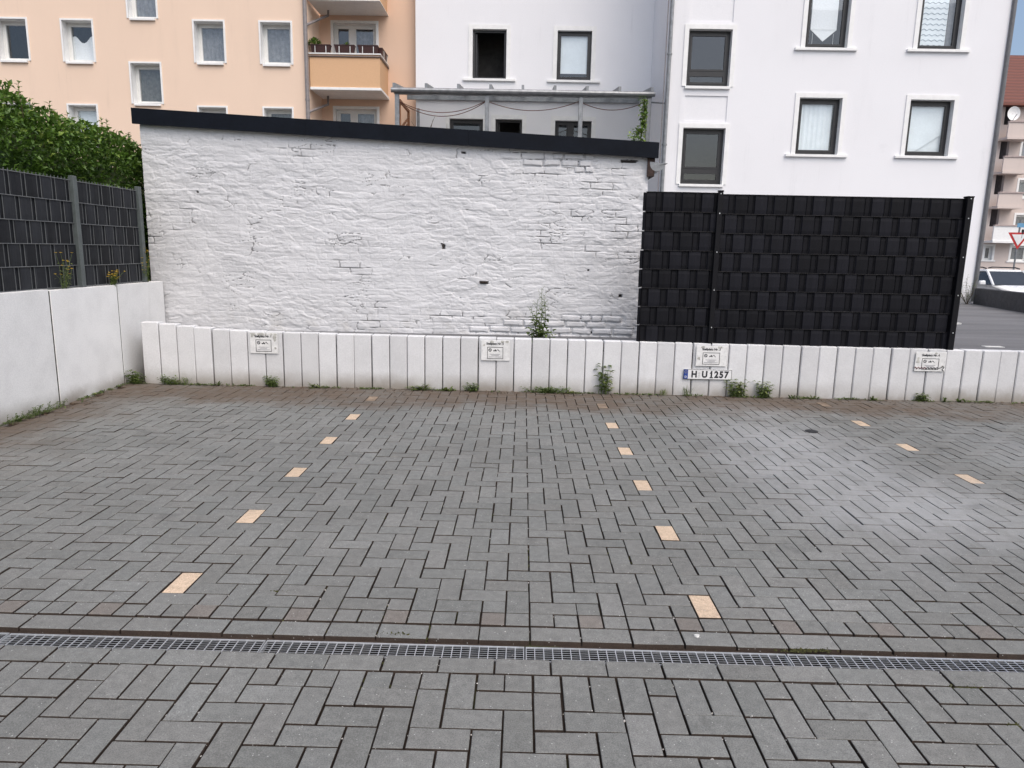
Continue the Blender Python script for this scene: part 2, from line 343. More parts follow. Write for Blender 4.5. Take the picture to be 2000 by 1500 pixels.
XN, YN = .065, 2.294; PN = .0993                                              # near field, row -1 touches the edge course
rep = {}
for i in range(-60, 60):
    if i % 4 == 2: rep[i] = rnd.random() < .62
for j in range(-1, -14, -1):
    for i in range(-40, 45):
        k = (i-j) % 4; x = XN+i*PN; y = YN+(j+1)*PN-PN
        if j == -1:
            b = i-((i-2) % 4)                                                 # the group of columns 2,3 belongs to b
            if i % 4 == 1: P_add(x+PN/2, y, PN, 2*PN, gcol())
            elif i % 4 in (2, 3) and rep.get(b): P_add(x+PN/2, y, PN, 2*PN, gcol())
            else: P_add(x+PN/2, y+PN/2, PN, PN, gcol())
            continue
        if k == 0:
            if j == -2 and rep.get(i): continue
            P_add(x+PN, y+PN/2, 2*PN, PN, gcol())
        elif k == 2: P_add(x+PN/2, y, PN, 2*PN, gcol())
# the 300 stones that show largest are single stones, those beyond are joined
def inframe(p):
    d = Vector((p[0], p[1], -CH)); z = d.dot(CF)
    if z < .2: return False
    u, v = F*d.dot(CR)/z, F*d.dot(CU)/z; return abs(u) < 1030 and abs(v) < 790
seen = sorted([p for p in pavers if inframe(p)], key=lambda p: -(p[2]*p[3])/(p[1]**3))
single = set(id(p) for p in seen[:260]); 
for p in seen:
    if p[4] == YEL and id(p) not in single: single.add(id(p))
rest = MB()
for p in pavers:
    z = rnd.gauss(0, .0011); tx, ty = rnd.gauss(0, .006), rnd.gauss(0, .006)
    if id(p) in single:
        m = MB(); paver_geo(m, p[0], p[1], p[2], p[3], z, tx, ty, p[4])
        o = m.build('paver', PAVER, yard, at=(p[0], p[1], 0))
        if p[4] == YEL: o['label'] = 'pale yellow marker stone'
    else: paver_geo(rest, p[0], p[1], p[2], p[3], z, tx, ty, p[4])
tag(rest.build('paver_field', PAVER, yard), kind='stuff')
# light grit caught in the joints, leaf litter
grit = MB()
def crumb(mb, x, y, z, r, t=None):
    q = [(x+r*rnd.uniform(.5, 1.2)*math.cos(a), y+r*rnd.uniform(.5, 1.2)*math.sin(a), z) for a in (0, 1.6, 3.1, 4.7)]; a = (x+rnd.uniform(-.3, .3)*r, y, z+r*rnd.uniform(.5, 1.1))
    for k in range(4): mb.tri(q[k], q[(k+1) % 4], a, t)
near = [p for p in pavers if p[1] < 5.2]
for k in range(2000):
    p = rnd.choice(near); s = rnd.choice((-1, 1))
    if p[1] > 2.6 and rnd.random() < .6: continue
    if rnd.random() < .5: x, y = p[0]+s*(p[2]/2+.003), p[1]+rnd.uniform(-.5, .5)*p[3]
    else: x, y = p[0]+rnd.uniform(-.5, .5)*p[2], p[1]+s*(p[3]/2+.003)
    if 2.38 < y < 2.52: continue
    crumb(grit, x, y, -.008, rnd.uniform(.002, .006))
for k in range(130):
    y = rnd.uniform(1.7, 7.2); x = rnd.uniform(-.8, .8)*y; crumb(grit, x, y, .001, rnd.uniform(.001, .004))
tag(grit.build('grit', simple('pale_grit', (.55, .53, .5), .9, .2, 50)), 'pale grit crumbs caught in the paving joints', 'grit', kind='stuff')
moss = MB()
for k in range(3400):
    p = rnd.choice(near); s = rnd.choice((-1, 1))
    if gnoise(np.array([p[0]*1.3]), np.array([p[1]*1.3]), 5)[0] < .16: continue
    if rnd.random() < .6: x, y = p[0]+s*(p[2]/2+.003), p[1]+rnd.uniform(-.5, .5)*p[3]
    else: x, y = p[0]+rnd.uniform(-.5, .5)*p[2], p[1]+s*(p[3]/2+.003)
    if 2.38 < y < 2.52: continue
    for q in range(3): crumb(moss, x+rnd.gauss(0, .002), y+rnd.gauss(0, .005), -.011, rnd.uniform(.005, .011), rnd.random())
for c in (pZ(770, 1237), pZ(1560, 1270), pZ(1590, 1268), pZ(1880, 1340), pZ(1990, 1415), pZ(555, 1155)):
    for q in range(70): crumb(moss, c.x+rnd.gauss(0, .03), c.y+rnd.gauss(0, .006), -.004, rnd.uniform(.003, .008), rnd.random())
tag(moss.build('moss', mat_leaf('joint_moss', (.03, .03, .008), (.06, .06, .014), (.10, .10, .03), .9)), 'green brown moss in the paving joints', 'moss', kind='stuff')
lit = MB()
for k in range(1900):
    if rnd.random() < .72: x = rnd.uniform(-4.1, 6.6); y = YP-.01-abs(rnd.gauss(0, .13))
    else: y = rnd.uniform(4.4, 7.9); x = -4.26+abs(rnd.gauss(0, .1))
    if gnoise(np.array([x*1.7]), np.array([y*1.2]), 9)[0] < -.12: continue
    an = rnd.uniform(0, 6.3); r = rnd.uniform(.004, .018); z = .003+rnd.uniform(0, .006)
    c, s = math.cos(an)*r, math.sin(an)*r
    lit.quad((x-c, y-s, z), (x+s*.4, y-c*.4, z+rnd.uniform(0, .006)), (x+c, y+s, z+rnd.uniform(0, .008)), (x-s*.4, y+c*.4, z))
tag(lit.build('leaf_litter', DRY), 'brown dry litter along the foot of the white walls', 'litter', kind='stuff')
mb = MB(); c = pZ(1585, 843); mb.tube([(c.x, c.y, -.02), (c.x, c.y, .006)], .055, 20); mb.tube([(c.x, c.y, .006), (c.x, c.y, .009)], [.055, .045], 20)
tag(mb.build('drain_cap', simple('dark_cast_iron', (.02, .02, .022), .6, .2, 30), at=(c.x, c.y, 0)), 'small round dark metal cap set in the grey paving', 'cap')
mb = MB(); c = pZ(1361, 1243); n = 12
mb.poly([(c.x+.011*math.cos(a*6.283/n)*(1.2 if a % 5 else .8), c.y+.006*math.sin(a*6.283/n), .0065) for a in range(n)]); mb.tube([(c.x, c.y, .001), (c.x, c.y, .006)], [.010, .006], 10)
tag(mb.build('white_scrap', LINEP, at=(c.x, c.y, 0)), 'tiny white scrap lying on the edge stones by the drain grate', 'scrap')

# ------------------------------------------------------------------ drainage channel, metre-long grates
dr = thing('drainage_channel', (0, 2.45, 0), 'long steel drainage channel with mesh grates crossing the grey paving', 'drain')
DARKC = simple('dark_channel', (.02, .02, .02), .9, .3, 20)
mb = MB(); mb.box(-4.6, 7, 2.392, 2.512, -.10, -.075); mb.box(-4.6, 7, 2.388, 2.394, -.1, -.024); mb.box(-4.6, 7, 2.508, 2.516, -.1, -.024); mb.build('trough', DARKC, dr)
for s in range(-4, 6):
    x0 = .041+s*1.005; x1 = x0+.999; dz = rnd.uniform(-.0015, .0015)
    m = MB(); zt = -.011+dz
    m.box(x0, x1, 2.487, 2.494, zt-.005, zt); m.box(x0, x1, 2.398, 2.402, zt-.005, zt)
    for q in range(5): y = 2.4162+q*.0142; m.box(x0+.003, x1-.003, y-.0008, y+.0008, zt-.0022, zt-.0012)
    m.box(x0, x0+.003, 2.402, 2.487, zt-.02, zt-.0005); m.box(x1-.003, x1, 2.402, 2.487, zt-.02, zt-.0005)
    g = m.build('grate', STEEL, dr, at=(x0, 2.446, 0))
    if -2.2 < x0+1 and x0 < 2.2:
        bar = None
        for q in range(1, 29):
            x = x0+q*.999/29
            if bar is None: m = MB(); m.box(x-.0016, x+.0016, 2.402, 2.487, zt-.0045, zt-.0005); bar = m.build('cross_bar', STEEL, g, at=(x, 2.446, 0)); bx = x
            else: o = bar.copy(); COL.objects.link(o); o.parent = g; o.location.x += x-bx
    else:
        m = MB()
        for q in range(1, 29): x = x0+q*.999/29; m.box(x-.0016, x+.0016, 2.402, 2.487, zt-.0045, zt-.0005)
        m.build('cross_bars', STEEL, g, at=(x0, 2.446, 0))

# ------------------------------------------------------------------ palisades
pal = thing('palisade_wall', (0, YP, 0), 'low white wall of upright concrete palisades along the far end of the yard', 'palisade wall')
PW = (5.269+3.907)/48; XJ = -3.907
def ptop(x):
    xs = [-4.1, -3.9, -3.72, -3.55, -3.36, -3.17, -2.6, -1.77, -.5, 1.2, 2.65, 4, 5.3, 9]; zs = [.678, .660, .642, .628, .615, .599, .590, .581, .575, .570, .560, .557, .551, .545]
    return float(np.interp(x, xs, zs))
GAPM = simple('dark_joint', (.03, .027, .024), .95, .3, 20)
for n in range(-1, 56):
    x0 = XJ+n*PW; g = .0045; dx = rnd.gauss(0, .0012); zt = ptop(x0+PW/2)+rnd.gauss(0, .0012); dy = rnd.gauss(0, .0022); ln = rnd.gauss(0, .002); c = .008
    a, b = x0+g+dx, x0+PW-g+dx; y0, y1 = YP+dy, YP+TP+dy*.3; m = MB()
    pts = lambda z, e: [(a+e, y0+e, z), (b-e, y0+e, z), (b-e, y1-e, z), (a+e, y1-e, z)]
    rect = [(a+c, y0), (b-c, y0), (b, y0+c), (b, y1), (a, y1), (a, y0+c)]
    lo = [(x, y, -.2) for x, y in rect]; hi = [(x+ln, y+.004, zt-.006) for x, y in rect]; cx, cy = (a+b)/2, (y0+y1)/2
    tp = [(cx+(x-cx)*.94+ln, cy+(y-cy)*.9+.004, zt) for x, y in rect]; N = 6
    for k in range(N): q = (k+1) % N; m.quad(lo[k], lo[q], hi[q], hi[k]); m.quad(hi[k], hi[q], tp[q], tp[k])
    m.poly(tp); m.build('palisade', PALISADE, pal, at=(cx, YP, 0))
m = MB(); m.box(-4.08, 7.2, YP+.05, YP+TP+.002, -.25, .46); m.build('backing', GAPM, pal)

# ------------------------------------------------------------------ left retaining wall
XW = -4.28
rw = thing('retaining_wall', (XW, 6, 0), 'smooth white retaining wall of tall concrete panels below the grey garden fence', 'wall')
yj = pX(99, 600, XW).y; ys = [yj-1.0*4, yj-1.0*3, yj-2, yj-1, yj, pX(236, 650, XW).y, 8.40]
for a, b in zip(ys[:-1], ys[1:]):
    m = MB(); zt = 1.068 if a < yj-.1 else 1.062; m.box(XW-.13, XW+rnd.uniform(-.002, .002), a+.010, b-.010, -.25, zt+rnd.uniform(-.002, .002)); m.build('wall_panel', WALLPAINT, rw, bevel=.003)
m = MB(); m.box(XW-.12, XW-.006, ys[0], 8.38, -.2, 1.055); m.build('joint_fill', GAPM, rw)

# ------------------------------------------------------------------ garage with painted rubble wall
YG = 8.45; GX0, GX1 = -4.45, 1.415
gar = thing('garage', (-1.5, YG, .5), 'low garage with a rough white painted brick wall and dark sheet metal roof edge', 'garage')
def ftop(x): a, b = pY(255, 210, YG-.07), pY(1288, 278, YG-.07); return a.z+(b.z-a.z)*(x-a.x)/(b.x-a.x)
def dabs(u, v, seed):
    """tilted plates of thick paint with sharp overlapping edges: height and edge distance"""
    iu, iv = np.floor(u).astype(int), np.floor(v).astype(int); best = np.full(u.shape, 9.0); sec = best.copy(); hh = 0*u
    def rn(a_, b_, k): h = (a_*374761393+b_*668265263+(seed+k)*974711) & 0xffffffff; h = ((h ^ (h >> 13))*1274126177) & 0xffffffff; return (h ^ (h >> 16)) % 4096/4096.0
    for di in (-1, 0, 1):
        for dj in (-1, 0, 1):
            a_, b_ = iu+di, iv+dj; du = u-(a_+.1+.8*rn(a_, b_, 1)); dv = v-(b_+.1+.8*rn(a_, b_, 2)); d = du*du+dv*dv
            ht = (rn(a_, b_, 3)-.5)+du*(rn(a_, b_, 4)-.5)*1.2+dv*(rn(a_, b_, 5)-.2)*.9
            nb = d < best; sec = np.where(nb, best, np.minimum(sec, d)); hh = np.where(nb, ht, hh); best = np.where(nb, d, best)
    return hh, np.sqrt(sec)-np.sqrt(best)
def relief(x, z):
    wx = fbm(x*2.1, z*3.0, 3, 4)*.10; wz = fbm(x*1.9+9, z*3.2, 8, 4)*.045; u, v = x+wx, z+wz+.10*x*gnoise(x*.4, z*.6, 21)*.5
    n3 = fbm(u*2.2, v*4, 59, 3); n4 = gnoise(u*2.6+3, v*13.0, 71); n5 = fbm(u*13, v*26+8, 63, 3); n6 = fbm(u*4+7, v*8, 83, 3)
    calm = .45+.55*sstep(gnoise(x*.9+5, z*1.3, 17), -.35, .3)
    d1, e1 = dabs(u*4.6, v*13, 300); d2, e2 = dabs(u*10+3, v*22+1, 340)
    h = .007*n3+.003*n5+.005*n6+calm*(.0085*d1-.004*sstep(e1, .16, .0)+.0045*d2-.0025*sstep(e2, .2, .0))-.007*sstep(-np.abs(n4), -.05, 0)*sstep(n3, 0, .45)
    diag = fbm((x*.7+z)*9, (z-x*.3)*3, 90, 3); h = h+.0045*diag*sstep(gnoise(x*.8+2, z*1.1, 99), -.1, .5)
    for bx0, bx1, bz0, bz1 in BZONES: h = h-.013*sstep(x, bx0-.05, bx0)*sstep(x, bx1+.05, bx1)*sstep(z, bz0-.02, bz0)*sstep(z, bz1+.02, bz1)
    # brick courses show through the thick paint, clearest low down at the right and under the roof edge
    mask = .30+.5*sstep(z, .85, .62)*sstep(x, -2.4, -.8)+.55*sstep(z, 2.3, 2.42)*sstep(x, -.4, .2)*sstep(x, 1.25, 1.0)+.25*sstep(gnoise(x*.7, z*.9, 123), .15, .6)
    mask = np.clip(mask, 0, .8)
    cz = (z+.012*fbm(x*1.5, z*3, 140, 2))/.079; row = np.floor(cz); fz = np.abs(cz-row-.5)*2
    cx = (x+.02*gnoise(x*5, z*9, 150)+row*.137)/.255; fx = np.abs(cx-np.floor(cx)-.5)*2
    br = np.maximum(sstep(fz, .74, .98), sstep(fx, .91, .99)); jig = gnoise(np.floor(cx)*3.7+.5, row*2.3+.5, 7)
    h = h+mask*(.004*jig-.009*br)
    # open cracks and chips, sunk and coloured near black
    ck = sstep(br, .75, 1)*sstep(mask, .3, .6)*sstep(gnoise(x*3.0, z*6.0, 200), .02, .3)
    ck = np.maximum(ck, sstep(-np.abs(n4), -.026, -.004)*sstep(gnoise(x*1.7, z*2.4, 210), .25, .5)*.8)
    ck = np.maximum(ck, sstep(e1, .05, .01)*sstep(gnoise(x*3.3, z*5.4, 230), .42, .56)*.75)
    edge = sstep(x, GX1-.16, GX1-.02); h = h+edge*(.02*fbm(x*7, z*7, 220, 3)-.012)
    return .68*h-.013*ck, ck
BRICKS, BZONES = [], []
for (py, xa, xb, keep) in ((657, 985, 1238, .9), (644, 900, 1242, .9), (631, 930, 1235, .8), (619, 1085, 1225, .5), (304, 1065, 1160, 1), (317, 1020, 1155, 1), (330, 1075, 1160, .9)):
    a, b = pY(xa, py+(xa-1000)*.024*(py > 400), YG), pY(xb, py+(xb-1000)*.024*(py > 400), YG); x = a.x+rnd.uniform(0, .1)
    while x < b.x-.08:
        w = min(rnd.choice((.24, .245, .235, .12, .25) if py > 400 else (.12, .24, .2)), b.x-x)
        if rnd.random() < keep: BRICKS.append((x+w/2, a.z+rnd.gauss(0, .002), w-.011, .066)); BZONES.append((x, x+w, a.z-.034, a.z+.034))
        x += w+.003
step = .0085; xs = np.arange(GX0, GX1+step/2, step); nz = 310
zt = np.array([ftop(x) for x in xs])-.10; Zg = np.linspace(0, 1, nz)[None, :]*(zt[:, None]-.42)+.42; Xg = np.repeat(xs[:, None], nz, 1)
H, CK = relief(Xg, Zg)
# a few square holes and knocked-out bricks
for px, py, w, h_ in ((866, 482, .02, .03), (945, 552, .055, .016), (1149, 528, .012, .012), (1228, 315, .10, .018), (1155, 650, .05, .012), (385, 375, .012, .012), (1212, 578, .02, .02), (905, 298, .03, .01)):
    c = pY(px, py, YG); d = np.maximum(np.abs(Xg-c.x)/w, np.abs(Zg-c.z-.3*(Xg-c.x)*0)/h_)+.25*gnoise(Xg*40, Zg*40, 5); k = sstep(d, 1.05, .75); H = H-.035*k; CK = np.maximum(CK, k)
nx = len(xs); V = np.stack([Xg, YG-H, Zg], -1).reshape(-1, 3)-np.array([-1.5, YG, .5])
idx = np.arange(nx*nz).reshape(nx, nz); Fq = np.stack([idx[:-1, :-1], idx[1:, :-1], idx[1:, 1:], idx[:-1, 1:]], -1).reshape(-1, 4)
me = bpy.data.meshes.new('wall'); me.vertices.add(len(V)); me.vertices.foreach_set('co', V.ravel()); me.loops.add(Fq.size); me.loops.foreach_set('vertex_index', Fq.ravel().astype(np.int32))
me.polygons.add(len(Fq)); me.polygons.foreach_set('loop_start', np.arange(0, Fq.size, 4, dtype=np.int32)); me.polygons.foreach_set('loop_total', np.full(len(Fq), 4, dtype=np.int32)); me.update(); me.validate()
ca = me.color_attributes.new('tint', 'FLOAT_COLOR', 'POINT'); k = CK.reshape(-1); ca.data.foreach_set('color', np.stack([k, k, k, np.ones_like(k)], -1).astype(np.float32).ravel())
me.polygons.foreach_set('use_smooth', [True]*len(me.polygons)); me.materials.append(GARAGE); wo = bpy.data.objects.new('wall', me); COL.objects.link(wo); wo.parent = gar; ORG[wo.name] = Vector((-1.5, YG, .5))
# bricks that can be told apart: separate lumps of painted brick standing out of the coat
def brick(x, z, w, h):
    n, q = 16, 7; m = MB(); ph = rnd.uniform(0, 50); dep = rnd.uniform(-.003, .006); tl = rnd.gauss(0, .02); I, Jv = np.meshgrid(np.arange(n+1), np.arange(q+1), indexing='ij')
    g1, g2, g3 = gnoise(ph+I*.4, Jv*.5+ph, 3), gnoise(ph-I*.5, Jv*.6, 4), fbm(ph+I*.45, Jv*.6, 6, 3)
    for i in range(n+1):
        for j in range(q+1):
            u, v = i/n*2-1, j/q*2-1; u = math.copysign(abs(u)**.6, u); v = math.copysign(abs(v)**.7, v); e = max(abs(u)**26, abs(v)**10)
            m.v.append((x+u*w/2+.005*g1[i, j], YG-.006-dep*(1-e)+.026*e-.0045*g3[i, j], z+v*h/2+tl*u*w/2+.005*g2[i, j]))
    for i in range(n):
        for j in range(q): a = i*(q+1)+j; m.f.append((a, a+q+1, a+q+2, a+1)); m.t.append(0.0)
    m.build('brick', GARAGE, gar, at=(x, YG, z), smooth=True)
for b_ in BRICKS: brick(*b_)
# body behind, roof, fascia, gutter
m = MB(); zl, zr = ftop(GX0)-.04, ftop(GX1)-.04
m.hexa([(GX0+.02, YG+.06, .3), (GX1-.02, YG+.06, .3), (GX1-.02, 13.5, .3), (GX0+.02, 13.5, .3), (GX0+.02, YG+.06, zl), (GX1-.02, YG+.06, zr), (GX1-.02, 13.5, zr), (GX0+.02, 13.5, zl)]); m.build('body', simple('garage_side_paint', (.62, .62, .62), .8, .15, 4, 0, .4, 30), gar)
fa, fb = pY(255, 210, YG-.07), pY(1288, 278, YG-.07); fh = .172; segs = [0, .33, .64, 1]
for s0, s1 in zip(segs[:-1], segs[1:]):
    pa = fa.lerp(fb, s0); pb = fa.lerp(fb, s1); m = MB(); e = .0015*(s0 > .3)
    m.hexa([(pa.x+.001, YG-.07-e, pa.z-fh), (pb.x-.001, YG-.07-e, pb.z-fh), (pb.x-.001, YG-.045, pb.z-fh), (pa.x+.001, YG-.045, pa.z-fh), (pa.x+.001, YG-.07-e, pa.z), (pb.x-.001, YG-.07-e, pb.z), (pb.x-.001, YG-.045, pb.z), (pa.x+.001, YG-.045, pa.z)]); m.build('fascia', FASCIA, gar)
m = MB(); m.hexa([(fa.x+.002, YG-.043, fa.z-.06), (fb.x-.002, YG-.043, fb.z-.06), (fb.x-.002, 13.6, fb.z-.06), (fa.x+.002, 13.6, fa.z-.06), (fa.x+.002, YG-.043, fa.z-.004), (fb.x-.002, YG-.043, fb.z-.004), (fb.x-.002, 13.6, fb.z-.004), (fa.x+.002, 13.6, fa.z-.004)]); m.build('roof', FASCIA, gar)
gc = pY(1283, 322, YG); m = MB(); R = .085; prof = [(gc.x+R*math.cos(a), gc.z+.01+R*math.sin(a)) for a in np.linspace(math.pi, 2*math.pi, 11)]
prof = [(gc.x-R-.0, gc.z+.03)]+prof+[(gc.x+R+.03, gc.z+.02), (gc.x+R+.028, gc.z+.012)]
for (a, b), (c, d) in zip(prof[:-1], prof[1:]): m.quad((a, YG-.03, b), (a, 13.5, b), (c, 13.5, d), (c, YG-.03, d))
m.poly([(a, YG-.031, b) for a, b in prof]); m.build('gutter', ZINC, gar)
m = MB(); a = pY(1268, 306, YG); m.box(GX1-.02, GX1+.06, YG-.03, YG+.4, a.z-.22, a.z-.01); m.build('eaves_board', simple('weathered_dark_board', (.05, .03, .025), .9, .4, 30), gar)
RUST = simple('rusty_iron', (.03, .018, .014), .8, .4, 60)
m = MB(); c = pY(864, 478, YG-.02); m.tube([c+Vector((-.012, .02, .012)), c+Vector((-.01, -.02, .016)), c+Vector((.012, -.028, .01)), c+Vector((.016, -.028, -.028))], .006, 6); m.build('iron_hook', RUST, gar)
m = MB(); c = pY(945, 551, YG-.02); m.box(c.x-.045, c.x+.04, c.y-.012, c.y+.03, c.z-.008, c.z+.006); m.build('iron_stub', RUST, gar)

# ------------------------------------------------------------------ woven strip fences
def strip_fence(root, T, L0, L1, z0, rows, ph, mat, wire, wire_w=.0028, pitch=.2, front=.142, tint=True, amp=.007, rh=.2, tip=.022):
    """T(u, v, z): u along the fence, v towards the viewer. Woven plastic strips between double bars."""
    for r in range(rows):
        zb = z0+r*rh+.002; zt = z0+(r+1)*rh-.002; m = MB(); off = L0+.008-front+(r % 2)*pitch/2+rnd.uniform(-.002, .002); n0 = math.floor((L0-off)/pitch)-1
        prof = []; u = off+n0*pitch
        while u < L1+pitch:
            k = rnd.random()
            prof += [(u, -amp, k), (u+.012, amp, k), (u+front*.5, amp*1.5, k), (u+front-.012, amp, k), (u+front, -amp, k)]; u += pitch
        pr = []
        for a, b in zip(prof[:-1], prof[1:]):      # clip to the panel
            if b[0] <= L0 or a[0] >= L1: continue
            f = lambda t: (t, a[1]+(b[1]-a[1])*(t-a[0])/max(1e-6, b[0]-a[0]), a[2])
            if not pr: pr.append(f(max(L0, a[0])))
            pr.append(f(min(L1, b[0])))
        hs = (0, .22, .78, 1); bow = (-.004, .0, 0, -.005)
        for (a, b) in zip(pr[:-1], pr[1:]):
            k = a[2] if a[1] > 0 or b[1] > 0 else .25  # set-back stretches of the strip tinted darker, shade put into the colour
            for h in range(3):
                q0, q1 = zb+(zt-zb)*hs[h], zb+(zt-zb)*hs[h+1]
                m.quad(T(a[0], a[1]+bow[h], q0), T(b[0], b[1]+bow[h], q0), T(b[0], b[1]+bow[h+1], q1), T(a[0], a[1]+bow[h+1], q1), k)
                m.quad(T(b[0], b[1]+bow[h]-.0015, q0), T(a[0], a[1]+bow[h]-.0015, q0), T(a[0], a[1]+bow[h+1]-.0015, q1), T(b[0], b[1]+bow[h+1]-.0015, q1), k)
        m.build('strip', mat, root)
    m = MB(); u = L0+.012; k = 0
    while u < L1: m.tube([T(u, 0, z0-.01), T(u, 0, z0+rows*rh+tip)], wire_w, 5); u += .05; k += 1
    m.build('vertical_wires', wire, root)
    for r in range(rows+1):
        m = MB(); z = z0+r*rh
        for v in (.012, -.014): m.tube([T(L0, v, z), T((L0+L1)/2, v, z+rnd.gauss(0, .0015)), T(L1, v, z)], .0042, 6)
        m.build('double_bar', wire, root)
YF = 7.545; T1 = lambda u, v, z: (u, YF-v, z)
x_l, x_p, x_r = pY(1256, 500, YF).x, pY(1395, 500, YF).x, pY(1872, 500, YF).x
fz0 = .548; rows_f = 8
fr = thing('privacy_fence', ((x_l+x_r)/2, YF, .56), 'black privacy fence of woven plastic strips standing on the palisade wall', 'fence')
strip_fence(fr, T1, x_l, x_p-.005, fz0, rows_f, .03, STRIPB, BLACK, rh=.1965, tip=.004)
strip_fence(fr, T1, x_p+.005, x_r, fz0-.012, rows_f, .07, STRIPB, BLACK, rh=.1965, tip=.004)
for r in range(rows_f):            # strip ends folded back round the last wire
    m = MB(); z0_, z1_ = fz0+r*.1965+.006, fz0+(r+1)*.1965-.006; cx = x_l; pr = [(cx+.02*math.cos(a)-.005, YF-.0+.024*math.sin(a)) for a in np.linspace(1.5*math.pi, .5*math.pi, 9)]+[(cx+.06, YF+.026)]
    e = rnd.uniform(0, .012)
    for (a, b), (c, d) in zip(pr[:-1], pr[1:]): m.quad((a-e, b, z0_), (c-e, d, z0_), (c-e, d, z1_), (a-e, b, z1_), .5)
    m.build('strip_end', STRIPB, fr)
BOLT = simple('bare_bolt_head', (.6, .62, .63), .35, .1, 30, .5)
def fpost(x, y, zb, zt, w, d, bolts, root, mat, capm, face=-1):
    m = MB(); m.box(x-w/2, x+w/2, y-d/2, y+d/2, zb, zt); p = m.build('post', mat, root, bevel=.003)
    m = MB(); m.box(x-w/2-.004, x+w/2+.004, y-d/2-.004, y+d/2+.004, zt, zt+.014); m.build('cap', capm, p, bevel=.003)
    for z in bolts: m = MB(); m.tube([(x, y-d/2+.001, z), (x, y-d/2-.006, z)], [.0075, .0055], 8); m.build('bolt', BOLT, p)
bz = [fz0+k*.1965 for k in (8, 7, 5, 3, 1)]
fpost(x_p+.012, YF-.03, .50, fz0+8*.1965+.012, .052, .03, [z-.008 for z in bz], fr, BLACK, BLACK)
fpost(x_r+.02, YF-.012, .50, fz0+8*.1965+.0, .062, .075, [z-.012 for z in bz], fr, BLACK, BLACK)
# garden fence on the retaining wall
XF = XW-.07; T2 = lambda u, v, z: (XF+v, u, z)
fl = thing('garden_fence', (XF, 6.5, 1.065), 'dark grey strip fence with grey posts on top of the white retaining wall', 'fence')
p1, p2 = pX(147, 450, XF).y, pX(272, 450, XF).y
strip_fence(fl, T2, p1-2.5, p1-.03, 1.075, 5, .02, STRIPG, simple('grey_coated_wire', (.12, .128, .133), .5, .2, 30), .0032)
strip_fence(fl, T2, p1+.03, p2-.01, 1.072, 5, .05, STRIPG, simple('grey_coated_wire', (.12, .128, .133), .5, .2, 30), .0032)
for y in (p1, p2, p1-2.5):
    m = MB(); m.box(XF-.005, XF+.042, y-.03, y+.03, 1.064, 2.118); m.build('post', GALV, fl, bevel=.004)

